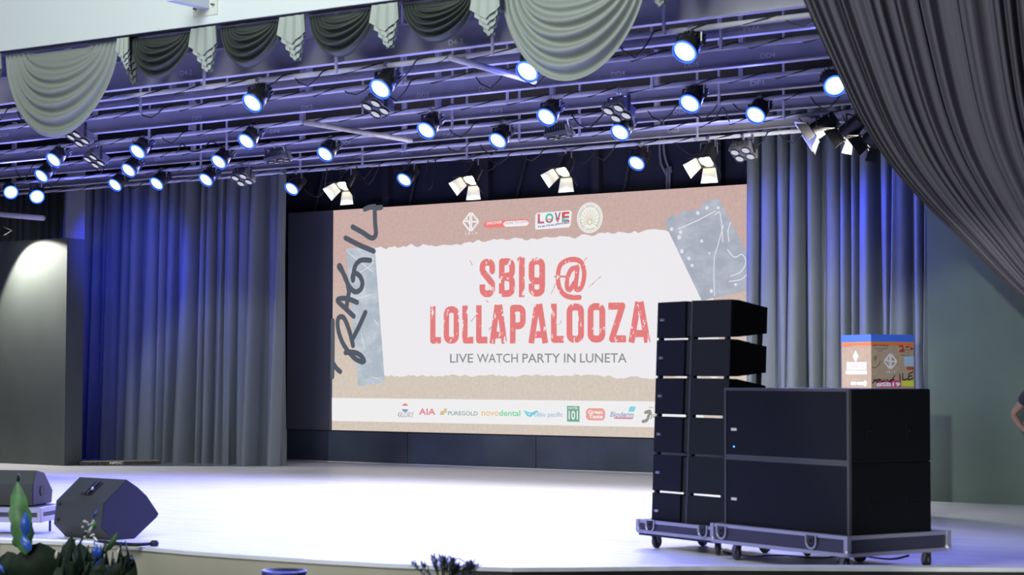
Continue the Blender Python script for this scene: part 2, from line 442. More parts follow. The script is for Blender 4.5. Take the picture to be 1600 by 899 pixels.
# torn paper
def torn(a, b, n, amp, seed):
    rr = random.Random(seed); o = []; v = 0
    for i in range(n+1):
        t = i/n; v = v*.55+rr.uniform(-amp, amp)
        o.append((a[0]+(b[0]-a[0])*t, a[1]+(b[1]-a[1])*t+(v if 0 < i < n else 0)))
    return o
pt = torn(S(565, 389), S(1100, 357), 110, .028, 1)
pb = torn(S(1132, 590), S(590, 587), 110, .024, 2)
mb = MB()
k = len(pt); pbr = pb[::-1]
mb.add([CV.P(u, v, .007) for u, v in pt]+[CV.P(u, v, .007) for u, v in pbr], [(k+i, k+i+1, i+1, i) for i in range(k-1)])
mb.build('torn_paper_image', emis('screen_paper_white', (236, 234, 237)), scr, label='white torn paper strip on the picture')
mb = MB(); CV.poly(mb, [S(519, 658), S(1100, 669.5), S(1100, 628.5), S(519, 622)], .007)
mb.build('sponsor_strip', emis('screen_strip_white', (238, 237, 238)), scr, label='white band of sponsor logos')
# tape pieces
tape = grunge('screen_tape', (164, 170, 184), (196, 201, 212), .42, .8, 2.4, (1, 1, 1.6))
mb = MB(); CV.poly(mb, [S(560, 604), S(602, 598), S(586, 385), S(541, 389)][::-1], .010)
mb.build('tape_image', grunge('screen_tape_left', (172, 184, 196), (216, 221, 227), .45, .75, 2.2, (1, 1, 1.5)), scr, label='grey tape strip at the left of the paper')
mb = MB()
z0_ = torn(S(1039, 349), S(1122, 307), 26, .05, 5)
pts = z0_+[S(1150, 360), S(1176, 415), S(1178, 452), S(1097, 470)]
CV.poly(mb, pts[::-1], .010)
mb.build('tape_image', tape, scr, label='crumpled grey tape with ragged end at upper right')
shine = emis('screen_tape_shine', (222, 226, 233))
for st in ([(1118, 336), (1125, 332), (1128, 350), (1130, 378)], [(1131, 352), (1127, 366), (1122, 385), (1117, 402), (1116, 430), (1117, 462)], [(1137, 390), (1148, 402), (1160, 398), (1166, 410), (1158, 425), (1142, 432)], [(1142, 348), (1138, 362), (1140, 378)], [(1060, 358), (1090, 345), (1118, 330)], [(1140, 440), (1160, 436), (1174, 420)]):
    mb = MB(); CV.stroke(mb, smooth_path([S(*q) for q in st]), .016, .012); mb.build('tape_crease_image', shine, scr)
for q, rr in (((1064, 363), .05), ((1062, 371), .06), ((1066, 393), .055), ((1077, 404), .05), ((1097, 377), .045), ((1082, 415), .045), ((1109, 396), .03), ((1105, 325), .05), ((1123, 325), .04), ((1050, 358), .05), ((1112, 455), .05), ((1150, 445), .04), ((1091, 333), .05)):
    mb = MB(); CV.disc(mb, *S(*q), rr*.6, .012); mb.build('tape_bubble_image', shine, scr)
for st in ([(545, 395), (570, 415), (583, 425)], [(548, 470), (582, 460)], [(556, 430), (580, 415), (584, 402)], [(565, 520), (570, 545)], [(585, 500), (592, 508)], [(583, 590), (592, 592)]):
    mb = MB(); CV.stroke(mb, smooth_path([S(*q) for q in st]), .014, .012); mb.build('tape_crease_image', shine, scr)
# handwriting FRAGILE running up the left edge
c5 = lambda q: S(500+q[0]/2.9, 310+q[1]/2.9)
mark = emis('screen_marker', (84, 90, 102))
writ = [[(190, 742), (155, 722), (112, 668), (88, 610), (82, 560), (92, 538), (112, 545), (135, 600), (152, 668)],
           [(190, 742), (202, 738), (192, 718), (168, 702), (138, 698), (118, 700)],
           [(208, 517), (180, 580), (150, 638)],
           [(155, 535), (118, 500), (84, 468), (90, 456), (125, 455), (170, 472)], [(122, 500), (128, 455), (134, 425)],
           [(134, 425), (125, 380), (108, 340), (88, 312), (93, 306), (104, 330), (120, 370), (140, 408), (165, 425), (188, 410), (194, 380), (180, 350), (158, 340), (150, 355), (152, 372)],
           [(152, 372), (158, 320), (172, 292), (195, 280), (230, 282)],
           [(118, 180), (180, 212), (246, 240)],
           [(150, 130), (195, 155), (235, 180), (255, 165), (252, 110), (250, 45)], [(206, 50), (225, 42), (250, 38)], [(250, 45), (280, 42)],
           [(60, 555), (60, 680), (58, 810)], [(60, 745), (78, 772), (94, 786)]]
for grp in ((0, 1, 2), (3, 4), (5, 6), (7,), (8, 9, 10), (11, 12)):
    mb = MB()
    for i in grp: CV.stroke(mb, smooth_path([c5(q) for q in writ[i]], 5), .092, .014)
    mb.build('handwritten_letter', mark, scr, label='dark marker letter running up the left side')
# headline ---------------------------------------------------------------
def arc(cx, cy, r, a0, a1, n=5, ry=None):
    ry = ry or r
    return [(cx+r*math.cos(R(a0+(a1-a0)*k/n)), cy+ry*math.sin(R(a0+(a1-a0)*k/n))) for k in range(n+1)]
def glyph(c, w, t):
    """centre lines of a condensed block letter in a box w x 1, stroke t"""
    h = t/2; r = .12*1; a, b = h, w-h; lo, hi = h, 1-h
    ring = arc(b-r, hi-r, r, 90, 0)+arc(b-r, lo+r, r, 0, -90)+arc(a+r, lo+r, r, -90, -180)+arc(a+r, hi-r, r, 180, 90)
    if c == 'O': return [(ring, True)]
    if c == 'L': return [([(a, 1), (a, lo), (w, lo)], False)]
    if c == 'A': return [([(a*.8, 0), (w/2-.03, 1)], False), ([(w-a*.8, 0), (w/2+.03, 1)], False), ([(a+.03, .22), (b-.03, .22)], False), ([(w/2-.07, hi), (w/2+.07, hi)], False)]
    if c == 'P': return [([(a, 0), (a, hi)]+arc(b-r, hi-r, r, 90, 0)+arc(b-r, .45+r, r, 0, -90)+[(a, .45)], False)]
    if c == 'Z': return [([(0, hi), (b, hi), (a, lo), (w, lo)], False)]
    if c == '1': return [([(a, 0), (a, 1)], False), ([(a-.1, .9), (a, .96)], False)]
    if c == 'S': return [(arc(b-r, hi-r, r, 0, 90)[:1]+[(b, .68)]+arc(b-r, hi-r, r, 0, 90)+arc(a+r, hi-r, r, 90, 180)+[(a, .68), (b, .36)]+arc(b-r, lo+r, r, 0, -90)+arc(a+r, lo+r, r, -90, -180)+[(a, .34)], False)]
    if c == 'B': return [([(a, lo), (a, hi)]+arc(b-r, hi-r, r, 90, 0)+arc(b-r, .54+r, r, 0, -60)+[(a+.04, .52)]+arc(b-r, .50-r, r, 60, 0)+arc(b-r, lo+r, r, 0, -90)+[(a, lo)], False)]
    if c == '9': return [([(b, .42), (b, hi-r)]+arc(b-r, hi-r, r, 0, 90)+arc(a+r, hi-r, r, 90, 180)+arc(a+r, .40+r, r, 180, 270)+[(b, .40)], False), ([(b, .5), (b, lo+r)]+arc(b-r, lo+r, r, 0, -90)+arc(a+r, lo+r, r, -90, -180)+[(a, .34)], False)]
    return []
def headline(mb, s, px0, py0t, py0b, px1, py1t, py1b, widths, gap, t):
    u0, v0 = S(px0, py0b); _, vt0 = S(px0, py0t); u1, v1 = S(px1, py1b); _, vt1 = S(px1, py1t)
    tot = sum(widths)+gap*(len(s)-1); x = 0
    for ch, wd in zip(s, widths):
        k = (u1-u0)/tot
        def T(q, x=x):
            X = (x+q[0])*k; f = X/(u1-u0)
            b = v0+(v1-v0)*f; tp = vt0+(vt1-vt0)*f
            return (u0+X, b+(tp-b)*q[1])
        hh = (vt0-v0)
        for pts, cl in glyph(ch, wd, t):
            CV.stroke(mb, [T(q) for q in pts], t*hh*.93, .014, 0, cl, rnd=False)
        x += wd+gap
mb = MB()
headline(mb, 'LOLLAPALOOZA', 672, 479, 538, 1017, 471.5, 535.5, [.34, .48, .34, .34, .5, .47, .54, .36, .50, .50, .46, .56], .06, .19)
headline(mb, 'SB19', 749, 404.5, 465.5, 853.5, 402, 464, [.46, .47, .19, .47], .07, .19)
c4 = lambda q: S(660+q[0]/4.324, 390+q[1]/4.324)
CV.stroke(mb, smooth_path([c4(q) for q in [(1065, 325), (1000, 322), (950, 295), (922, 230), (922, 150), (945, 95), (1010, 68), (1070, 82), (1095, 140), (1092, 210), (1072, 262), (1045, 270), (1040, 240), (1052, 120)]]), .085, .014)
CV.stroke(mb, smooth_path([c4(q) for q in [(1050, 125), (1010, 135), (985, 190), (980, 255), (1000, 272), (1030, 225)]]), .085, .014)
CV.stroke(mb, [c4((900, 184)), c4((975, 184))], .03, .014)
mb.build('headline_lettering', grunge('screen_headline_red', (240, 238, 238), (226, 124, 124), .385, .415, 6.5, (1.6, 1, .9), .7), scr, label='scratched red headline letters')
mb = MB()
for st in ([(870, 305), (905, 230)], [(1120, 262), (1210, 182)], [(330, 490), (370, 440)], [(450, 545), (475, 520)], [(735, 560), (760, 520)], [(1095, 80), (1112, 55)], [(930, 510), (942, 480)], [(325, 75), (340, 105)], [(435, 345), (450, 360)]):
    a, b = c4(st[0]), c4(st[1])
    for i in range(0, 10):
        t = i/10+random.uniform(0, .05); q = (a[0]+(b[0]-a[0])*t, a[1]+(b[1]-a[1])*t)
        CV.stroke(mb, [q, (q[0]+(b[0]-a[0])*.05, q[1]+(b[1]-a[1])*.05)], random.uniform(.008, .02), .014)
mb.build('scratch_marks', emis('screen_scratch', (214, 150, 150)), scr)
grey_txt = emis('screen_grey_text', (140, 142, 144))
for wd_, wx0, wx1 in (('LIVE', 704, 740), ('WATCH', 746, 810), ('PARTY', 817, 876), ('IN', 882, 900), ('LUNETA', 907, 980)):
    mb = MB(); f0, f1 = (wx0-704)/276, (wx1-704)/276
    a = S(wx0, 567.2-.2*f0); b = S(wx1, 567.2-.2*f1); tp = S(wx0, 553.2-.9*f0)
    CV.text(mb, wd_, a[0], a[1], b[0], tp[1], .014, rise=b[1]-a[1], bold=.008); mb.build('subtitle_lettering', grey_txt, scr)
# top logos ---------------------------------------------------------------
def mono(mb, cu, cv, ww, hh, h, mi=0):
    t = ww*.1
    for sgn in (-1, 1):
        CVx.stroke(mb, [(cu+sgn*.04*ww, cv+hh*.5), (cu+sgn*.5*ww, cv+hh*.04), (cu+sgn*.5*ww, cv-hh*.04), (cu+sgn*.04*ww, cv-hh*.5)], t, h, mi, rnd=False)
        CVx.stroke(mb, [(cu+sgn*.055*ww, cv-hh*.5), (cu+sgn*.055*ww, cv+hh*.5)], t*.9, h, mi, rnd=False)
    CVx.stroke(mb, [(cu+.05*ww, cv), (cu+.45*ww, cv)], t*.9, h, mi, rnd=False)
    CVx.stroke(mb, [(cu-.42*ww, cv+.05*hh), (cu-.06*ww, cv+.02*hh)], t*.8, h, mi, rnd=False)
    CVx.stroke(mb, [(cu-.3*ww, cv+.2*hh), (cu-.06*ww, cv-.12*hh)], t*.8, h, mi, rnd=False)
CVx = CV
WH = emis('screen_white', (240, 238, 240))
mb = MB(); c = S(736, 347); mono(mb, c[0], c[1], .30, .31, .008)
a = S(727, 367); b = S(746, 363); CV.text(mb, 'S B 1 9', a[0], a[1], b[0], b[1], .008)
mb.build('logo', WH, scr, label='white diamond monogram logo')
mb = MB(); a = S(756, 356); b = S(829, 341)
rs = .05
CV.rect(mb, a[0], a[1]-.01, b[0]-.02, b[1]-.01, .008, 0, .07)
c = S(787, 355); CV.rect(mb, c[0], c[1], b[0]-.03, b[1]-.03, .0095, 1, .06)
d = S(761, 351.5); e = S(785, 346); CV.text(mb, 'DISCOVER', d[0], d[1], e[0], e[1], .011, 1, bold=.02, rise=.01)
d = S(790, 351); e = S(825, 345.5); CV.text(mb, 'MORE TO LOVE', d[0], d[1], e[0], e[1], .011, 2, rise=.01)
mb.build('logo', [emis('screen_coral', (236, 130, 122)), WH, emis('screen_mauve', (176, 150, 160))], scr, label='coral and white pill shaped slogan')
mb = MB(); a = S(837, 360); b = S(894, 330)
CV.poly(mb, [S(838, 359), S(889, 355.5), S(892, 352), S(894, 332), S(891, 329), S(840, 333), S(837, 336), S(836.5, 356)], .008)
xs = [840, 852, 866.5, 878, 891.5]
for i, ch in enumerate('LOVE'):
    a = S(xs[i]+.5, 350-(i*.7)); b = S(xs[i+1]-1.2, 334-i*1.0)
    CV.text(mb, ch, a[0], a[1], b[0], b[1], .0095, 1+i, bold=.04)
    CV.text(mb, ch, a[0]+.01, a[1]+.008, a[0]+(b[0]-a[0])*.9, a[1]+(b[1]-a[1])*.45, .0105, 1+(i+2) % 4, bold=.03)
a = S(840, 356.5); b = S(890, 351); CV.text(mb, 'THE PHILIPPINES', a[0], a[1], b[0], b[1], .0095, 5, bold=.03, rise=.045)
mb.build('logo', [WH, emis('screen_red', (222, 110, 116)), emis('screen_teal', (92, 190, 170)), emis('screen_purple', (150, 112, 150)), emis('screen_crimson', (205, 84, 100)), emis('screen_indigo', (112, 112, 176))], scr, label='multicoloured word logo on a white backing')
mb = MB(); c = S(922, 340.5); rr = .245
CV.disc(mb, c[0], c[1], rr, .008, 0, 40)
for k in range(52):
    a = R(k*360/52)
    if k % 9 == 8: continue
    CV.stroke(mb, [(c[0]+rr*.70*math.cos(a), c[1]+rr*.70*math.sin(a)), (c[0]+rr*.82*math.cos(a+.03), c[1]+rr*.82*math.sin(a+.03))], .012, .0095, 1, rnd=False)
for k in range(13):
    a = R(-20+k*220/12); q = (c[0], c[1]-.07)
    CV.stroke(mb, [(q[0]+.05*math.cos(a), q[1]+.05*math.sin(a)), (q[0]+.18*math.cos(a), q[1]+.18*math.sin(a)*1.15)], .012, .0095, 2, rnd=False)
CV.stroke(mb, arc(c[0], c[1], rr*.90, 0, 360, 40), .006, .0095, 1, rnd=False)
CV.disc(mb, c[0], c[1]-.07, .05, .0095, 2); CV.disc(mb, c[0], c[1]-.07, .028, .0105, 0)
mb.build('logo', [emis('screen_ivory', (240, 238, 232)), emis('screen_seal_grey', (176, 176, 168)), emis('screen_seal_gold', (212, 204, 180))], scr, label='round cream seal with a shell')
# sponsors ----------------------------------------------------------------
def tx(mb, s, x0, yb, x1, yt, mi, bold=.01, slant=0., h=.0095):
    a = S(x0, yb); b = S(x1, yt); r_ = S(x1, yb+(x1-x0)*.022)[1]-S(x1, yb)[1]
    b2 = S(x1, yb+(x1-x0)*.012); CV.text(mb, s, a[0], a[1], b[0], S(x0, yt)[1], h, mi, bold, slant, rise=b2[1]-a[1])
mb = MB(); c = S(633.5, 637.5)
CV.disc(mb, *c, .075, .009, 0, 20, 25, 155); CV.disc(mb, *c, .075, .009, 1, 20, 200, 340)
CV.stroke(mb, smooth_path([(c[0]-.07, c[1]+.0), (c[0], c[1]+.015), (c[0]+.07, c[1]+.0)]), .035, .0095, 2)
tx(mb, 'GLORY', 622.5, 652, 647, 644.5, 3, .04, 0, .0095); tx(mb, 'GLORY', 623.5, 651.4, 646, 645.2, 2, .0, 0, .0105)
mb.build('logo', [emis('screen_globe_red', (226, 140, 140)), emis('screen_globe_blue', (130, 150, 196)), WH, emis('screen_logo_grey', (120, 124, 130))], scr, label='red and blue globe logo')
mb = MB(); tx(mb, 'AIA', 655, 648.5, 681, 638.5, 0, .02); mb.build('logo', emis('screen_pink_red', (222, 128, 142)), scr, label='pinkish red three letter logo')
mb = MB()
for x0, y0, x1, y1 in ((694, 638.8, 698.5, 642.2), (689, 642.6, 699, 645), (688, 645.2, 694.5, 648.6)): CV.poly(mb, [S(x0, y1), S(x1, y1), S(x1, y0), S(x0, y0)], .009)
tx(mb, 'PUREGOLD', 700.5, 649.2, 747, 642.8, 1, .01)
mb.build('logo', [emis('screen_gold', (206, 186, 140)), emis('screen_sage', (132, 158, 152))], scr, label='gold blocks and grey green word logo')
mb = MB(); tx(mb, 'novo', 753, 650, 780, 643, 0, .01); tx(mb, 'dental', 780.5, 650.3, 813.5, 641, 1, .015)
mb.build('logo', [emis('screen_orange', (234, 190, 140)), emis('screen_mint', (110, 212, 150))], scr, label='orange and mint word logo')
mb = MB(); tx(mb, 'cebu pacific', 835, 653.5, 880, 644, 0, .008)
for st in ([(820, 643), (828, 646), (836, 645)], [(822, 646), (829, 650), (838, 644)], [(824, 649), (830, 651)], [(830, 648), (838, 643), (841, 645)]): CV.stroke(mb, smooth_path([S(*q) for q in st]), .025, .009, 1)
mb.build('logo', [emis('screen_sky', (150, 184, 210)), emis('screen_cyan', (120, 206, 222))], scr, label='pale blue word logo with a bird')
mb = MB(); CV.poly(mb, [S(886.5, 659), S(906, 659.5), S(906, 635), S(886.5, 634.5)], .009)
tx(mb, 'HOTEL', 888.5, 639.5, 904, 636.2, 1, .02, 0, .0105); tx(mb, '101', 889, 656, 903.5, 642, 1, .02, 0, .0105)
mb.build('logo', [emis('screen_green', (112, 168, 146)), WH], scr, label='green square hotel logo')
mb = MB(); a = S(916, 657); b = S(946, 638.5); CV.rect(mb, a[0], a[1], b[0], b[1], .009, 0, .07)
tx(mb, 'Great', 919.5, 647, 942.5, 641, 1, .03, 0, .0105); tx(mb, 'Taste', 920.5, 654, 942.5, 648, 1, .03, 0, .0105)
mb.build('logo', [emis('screen_salmon', (232, 158, 148)), WH], scr, label='salmon rounded coffee logo')
mb = MB(); CV.poly(mb, [S(982, 643.5), S(991, 643.8), S(994, 635.8), S(985, 635.5)], .009, 1)
CV.poly(mb, [S(960, 655), S(988, 655.5), S(991, 652.5), S(960, 652)], .009, 2)
tx(mb, 'Bioderm', 953.5, 652, 990, 643.5, 0, .03, .25)
mb.build('logo', [emis('screen_steel', (166, 174, 202)), emis('screen_aqua', (130, 206, 222)), emis('screen_rose', (214, 150, 160))], scr, label='slanted blue grey word logo')
mb = MB(); CV.stroke(mb, smooth_path([S(*q) for q in [(1009, 645), (1016, 643), (1014, 650), (1011, 657), (1005, 659)]]), .05, .009, 0)
tx(mb, 'Jo', 1016, 655, 1026, 645, 0, .02)
CV.poly(mb, [S(1014, 637.8), S(1022, 638), S(1022, 636.5), S(1014, 636.3)], .009, 1)
mb.build('logo', [emis('screen_brown_grey', (150, 146, 140)), emis('screen_faint_red', (230, 170, 170))], scr, label='script logo partly behind the speakers')

# ================================================================== SPEAKERS
ANG = R(-20.7)
EX = Vector((math.cos(ANG), math.sin(ANG), 0)); EY = Vector((-math.sin(ANG), math.cos(ANG), 0))
# ---- flight case dolly, local frame: x along the front, y depth, z up from the floor
def dolly(label, loc, x0, x1, y0, y1, zb, zt, latches, casters, wr, zp):
    d = thing('flight_case_dolly', label, 'dolly', loc, ANG, 'flight case dollies under the loudspeakers')
    MB().box((x0+.01, y0+.01, zb+.008), (x1-.01, y1-.01, zp)).box((x0+.01, y0+.01, zp), (x1-.01, y0+.025, zt-.02)).box((x0+.01, y1-.025, zp), (x1-.01, y1-.01, zt-.02)).box((x0+.01, y0+.025, zp), (x0+.025, y1-.025, zt-.02)).box((x1-.025, y0+.025, zp), (x1-.01, y1-.025, zt-.02)).build('board', M['caseboard'], d)
    t = .03
    for zz in ((zb, zb+t), (zt-t, zt)):
        for lo, hi in (((x0, y0, zz[0]), (x1, y0+t, zz[1])), ((x0, y1-t, zz[0]), (x1, y1, zz[1])), ((x0, y0+t, zz[0]), (x0+t, y1-t, zz[1])), ((x1-t, y0+t, zz[0]), (x1, y1-t, zz[1]))):
            MB().box(lo, hi, bev=.004).build('rail', M['alu'], d)
    for cx in (x0+.012, x1-.012):
        for cy in (y0+.012, y1-.012):
            MB().lathe([(.004, -.032), (.024, -.022), (.03, 0), (.024, .022), (.004, .032)], 12).build('corner_ball', M['alu'], d, True, loc=(cx, cy, zb+.03))
            MB().box((cx-.02, cy-.02, zb+.03), (cx+.02, cy+.02, zt)).build('corner_post', M['alu'], d)
    for lx in latches:
        m = MB(); zc = (zb+zt)/2+.015
        pts = arc(lx, zc, .055, 180, 360, 8); pts = [(lx-.055, zc+.05)]+pts+[(lx+.055, zc+.05)]
        m.tube([(px, y0-.006, pz) for px, pz in pts], .009, 6)
        l = m.build('latch', M['alu'], d)
        MB().box((lx-.035, y0-.016, zc-.02), (lx+.035, y0+.0, zc+.045), bev=.004).box((lx-.012, y0-.028, zc-.005), (lx+.012, y0-.014, zc+.02)).build('latch_plate', M['lampblack'], l)
    for cx, cy, a in casters:
        mx = Matrix.Translation((cx, cy, 0)) @ Matrix.Rotation(a, 4, 'Z')
        m = MB(); m.box((-.045, -.045, zb-.008), (.045, .045, zb), mx=mx); m.lathe([(.03, zb-.02), (.035, zb-.008)], 14, mx=mx)
        for s in (-1, 1): m.prism([(-.03, zb-.018), (.03, zb-.018), (.028, wr*.8), (.002, wr*.8)], s*.024-.003, s*.024+.003, axis=0, mx=mx)
        m.tube([mx @ Vector((-.03, .016, wr)), mx @ Vector((.03, .016, wr))], .007)
        c = m.build('caster', M['lampgrey'], d)
        wm = MB(); wm.lathe([(wr*.3, -.02), (wr*.85, -.019), (wr, -.01), (wr, .01), (wr*.85, .019), (wr*.3, .02)], 20)
        wo = wm.build('wheel', M['lampblack'], c, True); wo.matrix_local = mx @ frame((0, .016, wr), (1, 0, 0))
    return d
# ---- subwoofers
SUBW, SUBD, SUBH = 1.46, .87, .565
fr = at_z(1328, 842, .28)
sub_o = fr - EX*SUBW; sub_o.z = 0
def sub(label, z, led):
    s = thing('subwoofer', label, 'loudspeaker', (sub_o.x, sub_o.y, z), ANG, 'black subwoofers stacked on the dolly')
    MB().box((0, .012, 0), (SUBW, SUBD, SUBH), bev=.012).build('cabinet', M['spk'], s)
    f = MB(); t = .022
    f.box((0, -.006, 0), (SUBW, .02, t)).box((0, -.006, SUBH-t), (SUBW, .02, SUBH)).box((0, -.006, t), (t, .02, SUBH-t)).box((SUBW-t, -.006, t), (SUBW, .02, SUBH-t))
    f.build('front_frame', M['edge'], s)
    MB().box((t+.002, -.001, t+.002), (SUBW-t-.002, .012, SUBH-t-.002)).build('grille', M['grille'], s)
    MB().box((.085, -.007, .215), (.155, -.001, .237), bev=.002).build('badge', mat('pale_badge', (.6, .56, .45), .4), s, label='small pale badge')
    if led: MB().lathe([(.007, 0), (.005, .006)], 10).build('power_light', emis('power_led', (.08, .3, 1), 4, srgb=False), s, label='glowing blue power light').matrix_local = frame((.118, -.001, .085), (0, -1, 0))
    for hz_ in (.17,):
        for hy in (.2, .62):
            h = MB(); h.box((SUBW-.001, hy-.02, hz_), (SUBW+.003, hy+.12, hz_+.14), bev=.001); hh = h.build('side_handle', M['spk'], s)
            MB().box((SUBW+.003, hy+.0, hz_+.06), (SUBW+.016, hy+.1, hz_+.08), bev=.003).build('grip', M['spk'], hh)
    return s
dolly('wide flight case dolly with silver rails under the two black subwoofers', (sub_o.x, sub_o.y, 0), -.10, SUBW+.035, -.06, SUBD+.16, .14, .30, (.03, SUBW-.36), [(.06, .08, 1.3), (SUBW-.12, .06, 1.5), (.1, SUBD-.05, 1.4), (SUBW*.5, SUBD-.05, 1.7), (SUBW-.1, SUBD+.05, 1.2)], .065, .279)
sub('lower black subwoofer sitting on the silver railed dolly', .28, False)
sub('upper black subwoofer with a tiny blue power light', .28+SUBH+.001, True)
# ---- line array
A0 = Vector((-8.845, 14.45, 0))
pf = at_plane(1016, 813, A0, EY)
A0 = Vector((pf.x, pf.y, 0))
def array_cab():
    Wc, Hc, Dc = .97, .312, .44
    s = thing('line_array_speaker', 'x', 'loudspeaker', (0, 0, 0), 0, 'line array speakers in the tall stack')
    MB().prism([(.05, 0), (.05, Hc), (.12, Hc), (Dc, Hc-.045), (Dc, .045), (.12, 0)], 0, Wc, axis=0).build('cabinet', M['spk'], s)
    MB().box((.40, .02, .01), (.53, .06, Hc-.01)).build('horn_slot', M['black'], s)
    g = MB(); g.add([(0, .012, 0), (.41, -.004, 0), (.41, .05, 0), (0, .05, 0), (0, .012, Hc), (.41, -.004, Hc), (.41, .05, Hc), (0, .05, Hc)], [(0, 3, 2, 1), (4, 5, 6, 7), (0, 1, 5, 4), (1, 2, 6, 5), (2, 3, 7, 6), (3, 0, 4, 7)])
    gl = g.build('grille', M['grille'], s)
    MB().box((.06, -.008, Hc*.5-.01), (.11, .012, Hc*.5+.012), bev=.002).build('badge', M['silver'], gl, label='small pale badge')
    g = MB(); g.add([(.52, -.012, 0), (Wc, .035, 0), (Wc, .06, 0), (.52, .05, 0), (.52, -.012, Hc), (Wc, .035, Hc), (Wc, .06, Hc), (.52, .05, Hc)], [(0, 3, 2, 1), (4, 5, 6, 7), (0, 1, 5, 4), (1, 2, 6, 5), (2, 3, 7, 6), (3, 0, 4, 7)])
    g.build('grille', M['grille_lit'], s)
    MB().box((.505, -.016, 0), (.522, .01, Hc)).build('grille_edge', M['edge'], s)
    for x in (.03, .44, .93):
        MB().box((x-.015, .02, -.022), (x+.015+(.06 if x == .44 else 0), .06, .0)).build('rigging_pin', M['lampblack'], s)
    for x in (.02, .95):
        MB().box((x-.012, .36, -.06), (x+.012, .40, .06)).build('rear_link', M['lampblack'], s)
    return s
cabs = ['lowest line array speaker, sunk into the dolly tray', 'second line array speaker from the bottom of the tall stack', 'third line array speaker from the bottom of the tall stack',
        'fourth line array speaker up, level with the upper subwoofer', 'second line array speaker from the top of the tall stack', 'topmost line array speaker on the tall stack']
tilt = R(2.2)
proto = None
zbase = at_plane(1018, 770, A0, EY).z - .312
for i, lb in enumerate(cabs):
    o = array_cab() if i == 0 else copy_tree(proto)
    if i == 0: proto = o
    dz = i*.334
    off = EY*(dz*math.sin(tilt))
    o.location = (A0.x+off.x, A0.y+off.y, zbase+dz*math.cos(tilt))
    o.rotation_euler = (-tilt, 0, ANG)
    o['label'] = lb
dolly('narrow flight case dolly with silver rails under the line array stack', (A0.x, A0.y, 0), -.11, .985, -.06, .62, .13, .25, (.08, .80), [(.04, .03, .3), (.86, .05, .8), (.07, .52, .1), (.9, .52, 0)], .06, zbase-.062)
# ---- stage monitor wedges
def wedge(label, loc, rz, prof, L, handle=True):
    s = thing('stage_monitor', label, 'loudspeaker', loc, rz, 'wedge shaped stage monitors')
    MB().prism(prof, -L, 0, axis=0).build('cabinet', M['wedge'], s)
    gp = [(p[0]*.985+.006, p[1]*.985+.004) for p in prof]
    MB().prism(gp, 0, .008, axis=0).build('side_panel', M['wedgeside'], s)
    return s
Wang = R(35.6-38)
wx = 17.05/FPX/math.sin(R(38))
# profile in (depth, height): lower rear edge, upper rear edge, top edge, curved front, foot
prof_px = [(157, 827), (160, 789), (189, 753), (203, 766), (215, 781), (225, 800), (231, 811.5), (229, 817), (200, 849), (172, 849)]
wl = at_z(157, 846.5, 0)
prof = [((a-157)*wx, max(0, (849-b)*17.05/FPX)) for a, b in prof_px]
prof = prof[::-1]
wm_ = wedge('large black wedge monitor with handle, near the front edge of the stage', (wl.x, wl.y, 0), Wang, prof, .66)
# handle recess on the sloping rear panel, with a silver knob
e_, a_ = Vector((0, (160-157)*wx, (849-789)*17.05/FPX)), Vector((0, (189-157)*wx, (849-753)*17.05/FPX))
def onpanel(u, t, h=0.):
    d = (a_-e_); nrm = Vector((0, -d.z, d.y)).normalized()
    return Vector((-.66*(1-u), 0, 0)) + e_ + d*t + nrm*h
m = MB(); q = [onpanel(.36, .28, .002), onpanel(.62, .28, .002), onpanel(.62, .82, .002), onpanel(.36, .82, .002)]
q2 = [onpanel(.36, .28, .0), onpanel(.62, .28, .0), onpanel(.62, .82, .0), onpanel(.36, .82, .0)]
m.add(q+q2, [(0, 1, 2, 3), (4, 7, 6, 5), (0, 4, 5, 1), (1, 5, 6, 2), (2, 6, 7, 3), (3, 7, 4, 0)])
hp = m.build('handle_plate', M['black'], wm_, label='dark handle recess')
MB().tube([onpanel(.455, .28, .02), onpanel(.455, .82, .02)], .016).tube([onpanel(.53, .28, .018), onpanel(.53, .82, .018)], .012).build('handle', M['wedge'], hp)
MB().lathe([(.002, -.018), (.014, -.012), (.018, 0), (.014, .012), (.002, .018)], 10).build('knob', M['silver'], hp, True, label='silver knob', loc=onpanel(.56, .48, .022))
f_ = Vector((0, 0, (849-827)*17.05/FPX))
for t in (.2, .85):
    p = Vector((-.6, 0, 0)) + f_ + (e_-f_)*t
    MB().box((p.x-.012, p.y-.012, p.z-.012), (p.x+.012, p.y+.004, p.z+.012)).build('bolt', M['black'], wm_)
# ---- low flight case at far left with second wedge
cl = at_z(52, 838, 0)
case = thing('flight_case', 'low flight case with silver rails at the far left of the stage', 'case', (cl.x, cl.y+.05, 0), R(25))
zt_ = .26; zb_ = .12
MB().box((-1.2, .01, zb_+.01), (0, .59, zt_-.01)).build('board', M['caseboard'], case)
for z in (zb_, zt_-.05):
    for y in (0, .57): MB().box((-1.2, y, z), (.01, y+.03, z+.05), bev=.005).build('rail', M['alu'], case)
    MB().box((-.02, .03, z), (.01, .57, z+.05), bev=.005).build('rail', M['alu'], case)
MB().box((-.005, -.01, zb_), (.035, .05, zt_), bev=.006).build('corner_post', M['alu'], case)
for x in (-1.1, -.1):
    for y in (.08, .5): MB().tube([(x, y, 0), (x, y, zb_+.01)], .012).build('leg', M['lampblack'], case)
w2 = at_z(28, 805, zt_)
m2 = wedge('smaller dark wedge monitor resting on the flight case at far left', (cl.x-.28, cl.y+.22, zt_), R(25), [(.42, .0), (.44, .12), (.24, .30), (.06, .33), (.0, .2), (.0, .0)], .55)
MB().lathe([(.0, 0), (.05, 0), (.05, .006), (.0, .006)], 16, closed=False).build('side_socket', M['black'], m2).matrix_local = frame((.009, .2, .13), (1, 0, 0))
